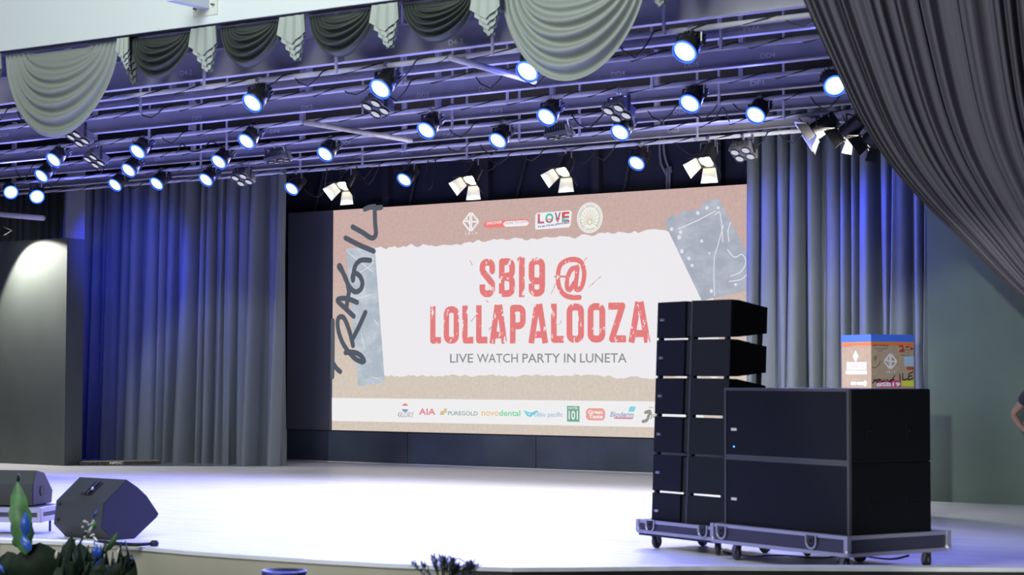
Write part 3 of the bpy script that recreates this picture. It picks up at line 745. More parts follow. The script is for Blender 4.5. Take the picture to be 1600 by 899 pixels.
# ---- cable over the stage edge
mb = MB(); pts = [at_z(150, 846, .125), at_z(185, 850, .135), at_z(215, 851.5, .14), at_z(236, 850, .14)]
mb.tube(smooth_path([tuple(p) for p in pts], 4), .016, 6)
e = pts[-1]; mb.lathe([(.018, 0), (.03, .01), (.03, .05), (.018, .06)], 10, mx=frame(e, (1, .3, 0)))
tag(mb.build('cable', M['cable'], smooth=True), 'dark cable with a plug lying on the nosing beside the wedge monitor', 'cable')
mb = MB(); pts = [at_z(1130, 862, 0.008), at_z(1165, 869, .008), at_z(1220, 868, .008), at_z(1280, 872, .008), at_z(1335, 868, .008), at_z(1390, 874, .008), at_z(1420, 868, .008)]
mb.tube(smooth_path([tuple(p) for p in pts], 6), .007, 6)
tag(mb.build('cable', M['cable'], smooth=True), 'thin dark cable on the floor under the subwoofer dolly', 'cable')
# ---- low sign strip at the foot of the left curtain
a = at_z(124, 728, 0); b = at_z(251, 726, 0)
L_ = (b-a).length; rz = math.atan2(b.y-a.y, b.x-a.x)
sg = thing('floor_sign', 'low patterned sign strip lying at the foot of the left curtain', 'sign', (a.x, a.y, 0), rz)
MB().box((0, 0, 0), (L_, .12, .07)).build('board', mat('sign_pattern', (.05, .045, .06), .6, noise=.9, nscale=25), sg)
MB().box((.05, -.002, .062), (L_-.02, .122, .072)).build('edge_trim', mat('yellow_edge', (.55, .42, .1), .6), sg, label='yellow top edge')
cv2 = Canvas((0, 0, 0), (1, 0, 0), (0, 0, 1), (0, -1, 0)); m = MB(); cv2.text(m, 'NPDC', L_*.37, .016, L_*.53, .056, .004, 0, .03)
m.build('lettering', M['stencil'], sg, label='white letters')

# ================================================================== CARTON AND PLINTH
YB = 19.0
bc = at_y(1361, 523, YB); s_ = .55
brz = R(-30)
bx_ = Vector((math.cos(brz), math.sin(brz), 0)); by_ = Vector((-math.sin(brz), math.cos(brz), 0))
BZ = 1.16; BH = bc.z-BZ
ks = (at_y(1428, 523, YB)-bc).length
sr_ = 67/FPX*20.4/math.cos(R(35)); sl_ = 47/FPX*20.4/math.sin(R(35))
# corner nearest the camera is bc; left face runs to -bx, right face runs to +by
box = thing('display_carton', 'brown display carton with blue and orange top bands behind the subwoofers', 'box', (bc.x, bc.y, BZ), brz)
MB().box((-sl_, 0, 0), (0, sr_, BH), bev=.004).build('carton', M['carton'], box)
MB().box((-sl_-.003, -.003, BH-.075), (.003, sr_+.003, BH+.002)).build('blue_band', mat('blue_print', (.05, .16, .75), .6), box)
MB().box((-sl_-.003, -.003, BH-.078), (.003, sr_+.003, BH-.0755)).box((-sl_-.002, -.002, BH-.115), (.002, sr_+.002, BH-.086)).build('orange_band', mat('orange_print', (.75, .17, .03), .6), box)
inkw, inkk, inkr, inkb, inkp, inky = mat('white_print', (.82, .82, .84), .6), mat('black_ink', (.02, .018, .02), .6), mat('red_ink', (.75, .12, .05), .6), mat('pale_blue_print', (.35, .5, .7), .6), mat('pink_print', (.6, .06, .16), .6), mat('yellow_print', (.62, .68, .05), .6)
CR = Canvas((0.0, 0, 0), (0, sr_, 0), (0, 0, BH), (1, 0, 0))       # right face, unit square
CL = Canvas((-sl_, 0, 0), (sl_, 0, 0), (0, 0, BH), (0, -1, 0))     # left face
fh = BH/(.0068)/83*83
def cr(x, y): return ((x-490)/565., 1-(y-110)/(BH/ (20.4/FPX) * 8.17))
def cl_(x, y): return ((x-115)/375., 1-(y-115)/(BH/ (20.4/FPX) * 8.17))
CRx = Canvas((0, 0, 0), (0, 1, 0), (0, 0, 1), (1, 0, 0)); CLx = Canvas((-sl_, 0, 0), (1, 0, 0), (0, 0, 1), (0, -1, 0))
def rr_(x, y): u, v = cr(x, y); return (u*sr_, v*BH)
def ll_(x, y): u, v = cl_(x, y); return (u*sl_, v*BH)
mb = MB(); CVx = CRx; c = rr_(740, 455); mono(mb, c[0], c[1], .155, .165, .003)
a = rr_(683, 605); b = rr_(803, 580); CRx.text(mb, 'S B 1 9', a[0], a[1], b[0], b[1], .003)
mb.build('printed_logo', inkw, box, label='white diamond monogram')
mb = MB(); TR = lambda s, x0, y0, x1, y1, i=0, bd=0.: CRx.text(mb, s, *rr_(x0, y1), *rr_(x1, y0), .003, i, bd)
TR('SB19 WORLD', 508, 240, 720, 262); TR('WATCH PARTY', 530, 282, 708, 300); TR('LUNETA', 572, 312, 640, 328)
for st in ([(530, 390), (535, 450)], [(553, 385), (553, 440)], [(498, 520), (530, 540), (575, 515), (608, 455)]): CRx.stroke(mb, smooth_path([rr_(*q) for q in st]), .006, .003)
for st in ([(500, 735), (540, 700), (600, 685)], [(520, 690), (575, 720), (600, 690), (640, 720), (660, 690)], [(690, 690), (730, 720), (795, 640)], [(730, 700), (790, 690)], [(862, 625), (868, 705)], [(900, 610), (905, 690), (960, 680)], [(985, 620), (975, 690), (1040, 670)], [(980, 650), (1025, 640)], [(985, 615), (1040, 590)]):
    CRx.stroke(mb, smooth_path([rr_(*q) for q in st]), .012, .0045)
TR('FRAGILE', 870, 295, 1000, 310); TR('HANDLE CARE', 865, 325, 1000, 340); TR('SB19', 868, 365, 990, 380)
mb.build('marker_notes', inkk, box, label='black marker writing')
mb = MB()
for st in ([(860, 260), (900, 255), (905, 300), (870, 320)], [(940, 270), (985, 262)], [(1010, 270), (1030, 290), (1015, 300)], [(860, 330), (920, 315)], [(965, 535), (1040, 540)], [(960, 550), (1045, 550)]): CRx.stroke(mb, smooth_path([rr_(*q) for q in st]), .02, .0035)
mb.build('red_notes', inkr, box, label='red marker writing')
mb = MB(); CRx.poly(mb, [rr_(925, 515), rr_(1052, 515), rr_(1052, 385), rr_(918, 390)], .003); mb.build('sticker', inkb, box, label='pale blue sticker')
mb = MB(); CRx.poly(mb, [rr_(545, 790), rr_(875, 790), rr_(870, 700), rr_(560, 705)], .003); mb.build('sticker', inkp, box, label='pink lettered sticker')
mb = MB(); CRx.text(mb, '#SB19', *rr_(550, 785), *rr_(865, 725), .005, 0, .04); mb.build('sticker_lettering', inkw, box)
mb = MB(); CRx.poly(mb, [rr_(885, 770), rr_(1045, 780), rr_(1052, 705), rr_(885, 710)], .003); mb.build('sticker', inky, box, label='yellow green sticker')
mb = MB(); CVx = CLx; c = ll_(298, 395)
CLx.poly(mb, [(c[0], c[1]-.068), (c[0]+.055, c[1]), (c[0], c[1]+.068), (c[0]-.055, c[1])], .003)
a = ll_(172, 628); b = ll_(440, 580); CLx.rect(mb, a[0], a[1], b[0], b[1], .003); a = ll_(182, 570); b = ll_(435, 470); CLx.rect(mb, a[0], a[1], b[0], b[1], .003)
for x0, x1 in ((235, 300), (310, 400)): a = ll_(x0, 768); b = ll_(x1, 725); CLx.rect(mb, a[0], a[1], b[0], b[1], .003, 0, .012)
CLx.disc(mb, *ll_(415, 745), .032, .003)
mb.build('printed_panel', inkw, box, label='white printed panels')
mb = MB(); CLx.text(mb, 'LOLLAPALOOZA', *ll_(200, 545), *ll_(412, 503), .005); rosep = mat('rose_print', (.7, .3, .32), .6); mb.build('panel_lettering', rosep, box); mb = MB(); CLx.text(mb, 'LIVE WATCH PARTY', *ll_(200, 603), *ll_(410, 588), .005)
mb.build('panel_lettering', rosep, box)
mb = MB()
for st in ([(150, 270), (180, 255), (215, 265), (260, 250)], [(360, 290), (400, 270), (460, 255)]): CLx.stroke(mb, smooth_path([ll_(*q) for q in st]), .012, .003)
mb.build('red_notes', mat('faded_red_ink', (.72, .3, .22), .6), box)
plc = Vector((bc.x, bc.y, 0)) + bx_*(-sl_/2) + by_*(sr_/2)
pln = thing('plinth', 'plain black plinth holding up the brown display carton', 'stand', plc, brz)
MB().box((-sl_/2-.06, -sr_/2-.06, .08), (sl_/2+.06, sr_/2+.06, BZ), bev=.006).build('body', M['black'], pln)
MB().box((-sl_/2-.02, -sr_/2-.02, 0), (sl_/2+.02, sr_/2+.02, .08)).build('base', M['lampblack'], pln)

# ================================================================== CURTAINS
def pleats(seed, n, amp):
    r = random.Random(seed); ks = [(r.uniform(.8, 1.2)*n*f, r.uniform(0, 6.28), a) for f, a in ((1, 1), (1.73, .5), (.47, .6), (2.9, .22))]
    def f(u):
        s = sum(a*math.sin(2*PI*k*u+p) for k, p, a in ks)
        return amp*math.tanh(s*1.3)
    return f
def curtain(name, label, x0, x1, y, z0, z1, n, amp, seed, group=None, slant=0.):
    r = random.Random(seed)
    # fold widths vary; each fold is a round front between two deep narrow valleys
    cuts = [0.]
    while cuts[-1] < 1: cuts.append(cuts[-1]+r.choice([.55, .8, 1., 1.25, 1.5])/n)
    amps = [r.uniform(.55, 1.15) for _ in cuts]
    drift = pleats(seed+90, n*.35, .07)
    drift2 = pleats(seed+50, n*.5, amp*.5)
    nu = int((x1-x0)*150); nv = 14
    def fn(u, v):
        k = max(i for i, c in enumerate(cuts) if c <= u+1e-9)
        k = min(k, len(cuts)-2)
        w_ = (u-cuts[k])/(cuts[k+1]-cuts[k]); fw = (cuts[k+1]-cuts[k])*(x1-x0)
        fr_w = .66; h = math.sin(PI*min(1, max(0, w_/fr_w))) if w_ < fr_w else 0.
        d = amps[k]*(max(0, h)**.55)*amp*(.75+.25*v)
        xx = x0+(x1-x0)*u - fw*.10*math.sin(2*PI*min(1, w_/fr_w)) + drift(u)*v*v
        yy = y+amp*.6-d*1.5+drift2(u)*(.3+.7*v)
        return (xx, yy, z1+(z0-z1)*v)
    mb = MB(); mb.grid(fn, nu, nv)
    mb.tube([(x0, y, z1+.0), (x1, y, z1+.0)], .03, 8, mi=1)
    o = mb.build(name, [M['curtain'], M['black']], smooth=True)
    return tag(o, label, 'curtain', group)
x0 = at_y(100, 500, 23.7).x; x1 = at_y(445, 500, 23.7).x
curtain('stage_curtain', 'tall slate curtain hanging left of the screen', x0, x1-.02, 23.7, .0, 4.98, 25, .24, 3)
x0 = at_y(1186, 500, 23.1).x
curtain('stage_curtain', 'tall curtain lit deep blue, hanging right of the screen', x0, xr-.04, 22.8, .0, 5.2, 17, .24, 11)
curtain('stage_curtain', 'dark blue curtain above and behind the low left wall', -30.5, -25.9, 24.6, 0, 5.2, 22, .12, 21)
# curtain edge strip right of the screen
mb = MB(); a = at_y(1181, 400, 24.9).x; b = at_y(1192, 400, 24.9).x
struct('trim_6', MB().box((a, 24.9, 0), (b+.02, 25.1, 5.0)), mat('slate_post', (.12, .13, .19), .7), 'slim post right of the screen')

# ---- grand drape swept aside at the right
YD = 13.55
bpx = [(1250, 0), (1290, 85), (1335, 175), (1372, 235), (1405, 277), (1450, 325), (1500, 372), (1550, 421), (1600, 466), (1680, 528), (1760, 575)]
bpt = [at_y(x, y, YD) for x, y in bpx]
top = at_y(1213, -90, YD); top2 = at_y(1180, -175, YD)
bd = [(top2.x, hz(top2.x)+.12)] + [(top.x, top.z)] + [(p.x, p.z) for p in bpt]
bd = smooth_path(bd, 6)
bl = np.array(bd); seg = np.r_[0, np.cumsum(np.hypot(*np.diff(bl, axis=0).T))]; seg /= seg[-1]
def border(t): return np.array([np.interp(t, seg, bl[:, 0]), np.interp(t, seg, bl[:, 1])])
tieL = bl[-1]; XR = tieL[0]+.45
topR = np.array([XR+.35, bl[0][1]]); tieR = np.array([XR, tieL[1]-.05])
dpl = pleats(31, 27, .05); dpl2 = pleats(37, 61, .016); dps = pleats(77, 9, .16)
def drape(u, v):
    a = border(v)
    bR = topR+(tieR-topR)*v
    uu = u+dps(u)*.12*u*(1-u)*4
    # folds fan out at the top and gather at the tie
    lam = uu**(1+.35*v)
    p = a+(bR-a)*lam
    sag = .22*math.sin(PI*v)*(1-u)*u*1.2
    p = p+np.array([-sag*.3, -sag])
    am = 1-.55*v
    dy = (dpl(u)+dpl2(u))*am
    return (p[0], YD+.06+dy-.12*v, p[1])
gd = thing('grand_drape', 'huge charcoal velvet drape swept aside at the upper right', 'curtain', (bl[-1][0], YD, 0))
mb = MB(); mb.grid(drape, 420, 60); mb.v = [(a-bl[-1][0], b-YD, c) for a, b, c in mb.v]
mb.build('drape_fabric', M['drape'], gd, True)
mb = MB()
def tail(u, v):
    p = tieL+(tieR-tieL)*u
    return (p[0]+.1*v+(u-.5)*.5*v*(1.2)-bl[-1][0], YD+.06+(dpl(u)+dpl2(u))*(.45+.4*v)-.12-YD, p[1]*(1-v)+(-1.24)*v)
mb.grid(tail, 160, 16); mb.build('drape_tail', M['drape'], gd, True)
mb = MB(); n = 20
mb.tube([((tieL[0]+tieR[0])/2-bl[-1][0]+.34*math.cos(2*PI*k/n), -.06+.16*math.sin(2*PI*k/n), tieL[1]-.02-.06*math.cos(2*PI*k/n)) for k in range(n+1)], .035, 8)
mb.build('tieback', M['swag_light'], gd, True)

# ---- swags and jabots hanging from the header
YW = YH+.12
def swag(px0, px1, pyb, light, label, seed):
    pa = at_y(px0, 60, YW); pb_ = at_y(px1, 60, YW)
    # top on the header line
    xa, xb = pa.x, pb_.x; za = hz(xa)-.03; zb2 = hz(xb)-.03
    xm = (xa+xb)/2; zbt = at_y((px0+px1)/2, pyb, YW-.06).z
    D = (za+zb2)/2-zbt; Wd = xb-xa
    rr = random.Random(seed); ph = rr.uniform(0, 6); nf = rr.choice([6.3, 6.8, 7.2]) if light else rr.choice([5.6, 6.2])
    sk = rr.uniform(-.03, .03)
    def fn(u, v):
        # v: 0 straight top edge, then folds, 1 lower hem
        e0 = .24*(1-v); xs = xa+Wd*(e0+.0); xe = xb-Wd*(e0)
        if v == 0: xs, xe = xa+Wd*.04, xb-Wd*.04
        w_ = v
        c = (4*u*(1-u))
        s = D*(.02+.98*w_)*c**(.62)
        x = xs+(xe-xs)*u
        z = za+(zb2-za)*((x-xa)/Wd)-s
        x += sk*Wd*c*v
        f = math.sin(2*PI*(nf*v)+ph+.7*math.sin(3*u+seed))
        amp = .045*min(1, v*2.2)*(1-max(0, v-.9)*6)*(.35+.65*c)
        f = math.copysign(abs(f)**.75, f)
        return (x-xm, (-.10*c*math.sin(PI*min(1, v*.9))-amp*f), z)
    mb = MB(); mb.grid(fn, 40, 84)
    # the flat cloth behind the folds
    o = mb.build('swag', M['swag_light'] if light else M['swag_dark'], smooth=True)
    o.location = (xm, YW, 0)
    return tag(o, label, 'valance', 'swags under the white header')
swag(8, 188, 213, True, 'big pale sage swag at the left end of the valance', 1)
swag(204, 303, 121, False, 'first dark green swag, next to the big pale left swag', 2)
swag(344, 441, 104, False, 'second dark green swag from the left', 3)
swag(482, 588, 87.5, False, 'third dark green swag from the left', 4)
swag(628, 744, 65, False, 'fourth dark green swag, beside the big right swag', 5)
swag(783, 1012, 125, True, 'big pale sage swag right of the dark ones', 6)
def jabot(px0, px1, pyb, label, seed, dark=False):
    pa = at_y(px0, 60, YW-.05); pb_ = at_y(px1, 60, YW-.05); xm = (pa.x+pb_.x)/2; Wd = (pb_.x-pa.x)
    zt2 = hz(xm)-.02; zbt = at_y((px0+px1)/2, pyb, YW-.06).z; D = zt2-zbt
    mb = MB(); hw = Wd/2; n = 4
    w0 = hw*1.0/n
    # stacked tiers, widest on top: slanted hems meet in a chevron, darker lining shows under each point
    for k in range(n):
        wk = hw*(1.02-.225*k); zk = zt2-D*(.40+.165*k); zc = zt2-D*(.64+.12*k); yl = -.05+.02*k
        for sgn in (-1, 1):
            m_ = 3
            for q in range(m_):
                f0, f1 = q/m_, (q+1)/m_
                t0, t1 = .72+.1*k, .72+.1*k
                za, zb_ = zc+(zk-zc)*f0, zc+(zk-zc)*f1
                ya, yb = yl-.016*(q % 2), yl-.016*((q+1) % 2)
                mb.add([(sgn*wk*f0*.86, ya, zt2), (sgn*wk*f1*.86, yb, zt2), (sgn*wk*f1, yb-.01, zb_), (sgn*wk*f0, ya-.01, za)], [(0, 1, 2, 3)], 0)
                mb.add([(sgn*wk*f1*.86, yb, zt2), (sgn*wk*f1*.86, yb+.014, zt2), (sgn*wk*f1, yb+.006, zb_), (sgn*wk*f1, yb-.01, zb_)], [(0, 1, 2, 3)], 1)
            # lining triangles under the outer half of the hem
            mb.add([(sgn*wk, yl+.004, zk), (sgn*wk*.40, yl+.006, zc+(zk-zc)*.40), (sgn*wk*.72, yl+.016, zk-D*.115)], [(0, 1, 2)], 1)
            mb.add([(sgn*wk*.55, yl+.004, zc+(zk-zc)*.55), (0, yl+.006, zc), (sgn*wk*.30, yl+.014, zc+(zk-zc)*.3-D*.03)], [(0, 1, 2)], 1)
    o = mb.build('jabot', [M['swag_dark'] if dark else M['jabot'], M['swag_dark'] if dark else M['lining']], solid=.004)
    o.location = (xm, YW-.03, 0)
    return tag(o, label, 'valance', 'pleated tails between the swags')
jabot(-32, 9, 146, 'pale pleated tail cut by the left edge of the photo', 1)
jabot(187, 207, 108, 'narrow pale pleated tail right of the big left swag', 2)
jabot(301, 344, 112, 'pale pleated tail between the first and second dark swags', 3)
jabot(439, 482, 94, 'pale pleated tail between the second and third dark swags', 4)
jabot(583, 628, 74, 'pale pleated tail between the third and fourth dark swags', 5)
jabot(740, 786, 55, 'pale pleated tail between fourth dark and big right swags', 6)
jabot(1010, 1050, 9, 'pale pleated tail right of the big right swag', 7)
j = jabot(183, 212, 131, 'dark pleated tail hanging twisted behind the narrow pale tail', 8, True); j.location.y += .09
# bracket on the header
pa = at_y(303, 28, YH); pb_ = at_y(341, 21, YH); pc = at_y(341, -20, YH)
br = thing('wall_bracket', 'small white plate with an angled arm bolted on the white header', 'bracket', ((pa.x+pb_.x)/2, YH, pa.z))
hw = (pb_.x-pa.x)/2
MB().box((-hw, -.012, 0), (hw, 0, .36)).build('plate', mat('cream_plate', (.72, .74, .62), .5), br)
MB().prism([(-.05, -.012), (.05, -.012), (.05, -.5), (-.05, -.5)], .09, .19, axis=2).build('arm', mat('white_arm', (.62, .66, .74), .4), br).matrix_local = Matrix.Translation((0.01, 0, -.02))
for x, z in ((-hw*.75, .08), (hw*.7, .1)): MB().tube([(x, -.012, z), (x, -.05, z)], .012, 8).build('bolt', M['lampgrey'], br)

# ================================================================== STEEL, BATTENS, LAMPS
PZ = 4.5
def y_at(px, py, z): return at_z(px, py, z).y
PY = [y_at(710, y, PZ) for y in (90, 121, 167.5, 199, 227, 248)]
BYZ = [y_at(710, y, 4.6) for y in (77, 108, 151, 188, 217, 241)]
nm = ['first', 'second', 'third', 'fourth', 'fifth', 'sixth']
bh = [.30, .10, .20, .14, .13, .12]
X0, X1 = -30.5, -4.2
stencils = [[('D4-2', 291, 114, 1), ('D4-3', 712, 66, 1)], [('DK', 298, 143, 1), ('D46', 1175, 34, 1)], [('DE2', 308, 185, 1), ('DD3', 661, 150, 1), ('DD6', 758, 141, 1), ('DD4', 966, 116, 1), ('DD5', 1081, 102, 1), ('DD4', 1200, 87, 1), ('DG4', 7, 211, 1), ('DK5', 480, 170, 1)],
            [('DF6', 430, 205, 1), ('DF4', 686, 182, 1), ('DF3', 776, 174, 1), ('DF1', 1183, 130, 1), ('DG1', 67, 236, 1)], [('DK5', 701, 211, 1), ('DG6', 1062, 176, 1), ('DC4', 540, 224, 1), ('DK1', 249, 246, 1)], [('DJ6', 713, 234, 1), ('DG3', 1052, 204, 1), ('DA1', 635, 240, 1), ('DA8', 560, 246, 1)]]
cvb = Canvas((0, 0, 0), (1, 0, 0), (0, 0, 1), (0, -1, 0))
for i in range(6):
    y = BYZ[i]
    x1 = X1 if i < 4 else (xr+1.5 if y < 21.9 else xr-.1)
    b = thing('steel_beam', '%s steel ceiling beam from the audience, running across the stage' % nm[i], 'beam', (0, y, 4.6), 0, 'steel beams under the stage ceiling')
    m = MB(); m.box((X0, -.05, 0), (x1, .05, .012)).box((X0, -.006, .012), (x1, .006, bh[i]-.012)).box((X0, -.05, bh[i]-.012), (x1, .05, bh[i]))
    if i == 1: m.box((X0, -.05, .012), (x1, -.04, .04)); m.box((X0, -.052, .02), (x1, -.05, .024))
    m.build('i_section', M['beam'], b)
    for s, px, py, _ in stencils[i]:
        p = at_y(px, py, y-.006); m = MB()
        cvb.text(m, s, p.x-.085, max(.025, min(p.z-4.6-.025, bh[i]-.075)), p.x+.085, max(.025, min(p.z-4.6-.025, bh[i]-.075))+.055, .008, 0, .02)
        m.build('stencilled_mark', M['stencil'], b, label='white stencilled mark')
    m = MB(); x = X0+1.5+i*.7
    while x < x1-.3: m.box((x-.03, -.03, bh[i]), (x+.03, .03, 5.755-4.6)); x += 4.2
    m.build('ceiling_hangers', M['beam'], b)
rods = [[(320, 1)], [(221, 1)], [(234, 1), (793, 1), (1019, 1)], [(355, 1), (707, 1), (1124, 1)], [(315, 0), (634, 0), (812, 0), (1225, 0), (906, 0)], [(730, 0), (470, 0), (1090, 0), (567, 0)]]
rods[0] = [(320, 1), (526, 1), (1038, 1), (770, 1)]; rods[1] = [(221, 1), (419, 1), (629, 1), (1127, 1)]
bat_names = ['first lighting batten, just behind the swags', 'second lighting batten from the audience, behind the front lamps', 'third lighting batten from the audience', 'fourth lighting batten from the audience', 'fifth lighting batten from the audience', 'rearmost lighting batten, carrying the four barn door lamps']
for i in range(6):
    y = PY[i]
    x1 = X1 if i < 4 else xr+1.3
    b = thing('lighting_batten', bat_names[i], 'batten', (0, y, PZ), 0, 'pipe battens carrying the stage lamps')
    MB().tube([(X0, 0, 0), (x1, 0, 0)], .027, 10).build('pipe', M['pipe'], b, True)
    for px, _ in rods[i]:
        # rod stands just in front of the pipe
        p = at_y(px, 180 if i > 1 else 90, y-.03)
        MB().box((p.x-.013, -.046, -.03), (p.x+.013, -.027, 5.76-PZ)).build('hanger_rod', M['pipe'], b)
    # cable wound along the pipe with loose droops
    rr = random.Random(40+i); pts = []; x = X0+.5; 
    while x < x1-.2:
        pts.append((x, -.033, .012)); x += .10
        pts.append((x, .0, .036)); x += .06
        if rr.random() < .16:
            dpt = rr.uniform(.06, .2); pts += [(x+.05, -.02, -dpt*.6), (x+.17, -.01, -dpt), (x+.3, -.03, -dpt*.5)]; x += .38
        else:
            pts.append((x, .034, .0)); x += .08; pts.append((x, 0, -.036)); x += rr.uniform(.15, .5)
    MB().tube(pts, .0075, 5).build('wound_cable', M['cable'], b, True)
# loose diagonal pipes resting across the battens
for (a, ya), (c, yc), lb in ((((475, 191), PY[2]-.02), ((642, 219.5), PY[3]+.05), 'short cream pipe lashed across the third and fourth battens'), (((704, 90), PY[0]-.0), ((835, 127), PY[2]-.1), 'grey pipe lashed at a slant behind the big right swag')):
    p0 = at_z(*a, PZ-.05); 
    p1 = at_z(*c, PZ-.05); m = MB(); d = (p1-p0)
    m.tube([p0, p1], .032, 12)
    o = m.build('loose_pipe', M['pipe_rusty'] if 'cream' in lb else M['pipe'], smooth=True); tag(o, lb, 'pipe')
# lower pipe stub at far left
p0, p1 = at_y(-60, 330, 20.95), at_y(68, 341, 20.95)
m = MB(); m.tube([p0, p1], .045, 12); m.tube([p0+Vector((.25, 0, 0)), Vector((p0.x+.25, p0.y, PZ))], .02)
tag(m.build('loose_pipe', M['pipe'], smooth=True), 'thick grey pipe stub hanging low at the far left', 'pipe')

BLUE = (.13, .15, 1.0)
blue_data = bpy.data.lights.new('blue_beam', 'SPOT'); blue_data.energy = 290; blue_data.color = BLUE; blue_data.spot_size = R(150); blue_data.spot_blend = .9; blue_data.shadow_soft_size = .09
warm_data = bpy.data.lights.new('warm_beam', 'SPOT'); warm_data.energy = 400; warm_data.color = (1, .97, .86); warm_data.spot_size = R(138); warm_data.spot_blend = .8; warm_data.shadow_soft_size = .06
flood_data = bpy.data.lights.new('flood_beam', 'SPOT'); flood_data.energy = 165; flood_data.color = (.93, .95, 1); flood_data.spot_size = R(125); flood_data.spot_blend = .8; flood_data.shadow_soft_size = .12
wall_data = bpy.data.lights.new('wall_beam', 'SPOT'); wall_data.energy = 520; wall_data.color = (1, .98, .84); wall_data.spot_size = R(100); wall_data.spot_blend = .2; wall_data.shadow_soft_size = .04
def add_beam(data, parent, mx, off):
    o = bpy.data.objects.new(data.name, data); COL.objects.link(o); o.parent = parent
    o.matrix_local = mx @ Matrix.Translation((0, 0, off)) @ Matrix.Rotation(PI, 4, 'X')
def par(px, py, row, label, n=(0, -.75, -.66), dy=-.11):
    n = Vector(n).normalized()
    Lp = at_y(px, py, PY[row]+dy)
    piv = Lp-n*.13
    root = thing('par_light', label, 'stage light', (piv.x, PY[row], PZ), 0, 'blue LED par lights')
    c = piv-root.location
    mx = frame(c, n, (1, 0, 0) if abs(n.x) < .5 else (0, 1, 0))
    can = MB(); can.lathe([(.03, -.155), (.075, -.15), (.092, -.12), (.095, .0), (.106, .02), (.11, .13), (.102, .13), (.100, .112)], 28, closed=False)
    for k in range(16):
        a = 2*PI*k/16; can.box((-.005, .088, -.14), (.005, .104, -.02), mx=Matrix.Rotation(a, 4, 'Z'))
    can.v = [tuple(mx @ Vector(v)) for v in can.v]
    can.build('can', M['lampblack'], root, True)
    ln = MB(); ln.lathe([(.0, .0), (.05, -.001), (.1, -.006)], 32, closed=False); ln.f = [tuple(reversed(f)) if False else f for f in ln.f]
    lo = ln.build('lens', M['lens'], root, True, label='glowing blue white lens'); lo.matrix_local = mx @ Matrix.Translation((0, 0, .122))
    ri = MB(); ri.lathe([(.1, .114), (.104, .131), (.111, .131), (.1115, .118)], 32, closed=False); ri.v = [tuple(mx @ Vector(v)) for v in ri.v]
    ri.build('lens_rim', M['rim'], root, True, label='blue glowing lens rim')
    # yoke: two arms beside the can joined above, hung by a clamp from the pipe
    sx = Vector((1, 0, 0)) if abs(n.x) < .5 else Vector((0, 1, 0))
    top_z = -.055
    yk = MB(); 
    for s in (-1, 1):
        yk.box((-.006, -.018, 0), (.006, .018, 1), mx=Matrix.Translation(c+sx*.125*s) @ Matrix.Scale(max(.06, top_z-c.z), 4, (0, 0, 1)) if abs(n.x) < .5 else Matrix.Translation(c+sx*.125*s) @ Matrix.Rotation(PI/2, 4, 'Z') @ Matrix.Scale(max(.06, top_z-c.z), 4, (0, 0, 1)))
        yk.lathe([(.022, -.012), (.022, .014)], 10, mx=frame(c+sx*.125*s, sx*s))
    yk.tube([c+sx*-.125+Vector((0, 0, top_z-c.z)), Vector((0, 0, top_z)), c+sx*.125+Vector((0, 0, top_z-c.z))], .009, 6)
    yk.build('yoke', M['lampblack'], root)
    cl2 = MB(); cl2.lathe([(.036, -.02), (.036, .02), (.03, .02), (.03, -.02)], 14, mx=frame((0, 0, 0), (1, 0, 0))); cl2.tube([(0, 0, -.03), (0, 0, top_z)], .012)
    cl2.build('clamp', M['silver'], root)
    MB().box((.118, -.02, top_z-.06), (.13, -.0, top_z+.02), mx=Matrix.Translation((c.x, c.y, 0))).build('pin', M['silver'], root)
    sc = MB(); sc.tube([(-.03, .03, 0), (-.09, .06, -.05), tuple(c-n*.15)], .006, 5); sc.build('power_cable', M['cable'], root, True)
    add_beam(blue_data, root, mx, .16)
    return root
P1, P2, P3, P4, P5, P6 = range(6)
par(393, 162, P1, 'blue par light on the front batten, leftmost of its four')
par(593, 140, P1, 'blue par light on the front batten, above a four lens flood')
par(823, 113, P1, 'blue par light half hidden behind the big right swag', )
par(1069, 82, P1, 'largest blue par light, high on the front batten right of the swags')
par(83, 251, P3, 'blue par light on the third batten, below the big left swag')
par(214, 238, P3, 'blue par light on the third batten, right of the paired flood lamps at left')
par(384, 222, P3, 'blue par light on the third batten, straight below the leftmost front lamp')
par(665, 205, P3, 'blue par light on the third batten, right of the cream loose pipe')
par(853, 184, P3, 'blue par light on the third batten, below the big right swag')
par(1077, 163, P3, 'blue par light on the third batten, below the largest front lamp')
par(1305, 135, P3, 'blue par light peeping out beside the grand drape edge', (.45, -.6, -.5))
par(64, 276, P4, 'blue par light on the fourth batten, left of the tall post')
par(200, 267, P4, 'blue par light on the fourth batten, right of the tall post')
par(341, 254, P4, 'blue par light on the fourth batten, over the middle of the left curtain')
par(507, 242, P4, 'blue par light on the fourth batten, between left curtain and screen')
par(777, 221, P4, 'blue par light on the fourth batten, between screen lamps two and three')
par(968, 208, P4, 'blue par light tucked under a four lens flood, right of centre')
par(1180, 181, P4, 'blue par light on the fourth batten, above the right screen corner')
par(17, 301, P5, 'blue par light turned towards stage right at the far left edge', (.75, -.55, -.45))
par(58, 308, P5, 'blue par light turned sideways in front of the far left curtain', (.75, -.55, -.45))
par(179, 290, P5, 'blue par light on the fifth batten, glowing right next to the tall post')
par(244, 288, P5, 'blue par light on the fifth batten, left half of the left curtain')
par(321, 282, P5, 'blue par light on the fifth batten, lower of two close lamps over the left curtain')
par(455, 296, P6, 'blue par light half hidden by the right edge of the left curtain')
par(631, 282, P6, 'blue par light on the rear batten, between the two left barn door lamps')
par(994, 256, P6, 'blue par light on the rear batten, between the two right barn door lamps')

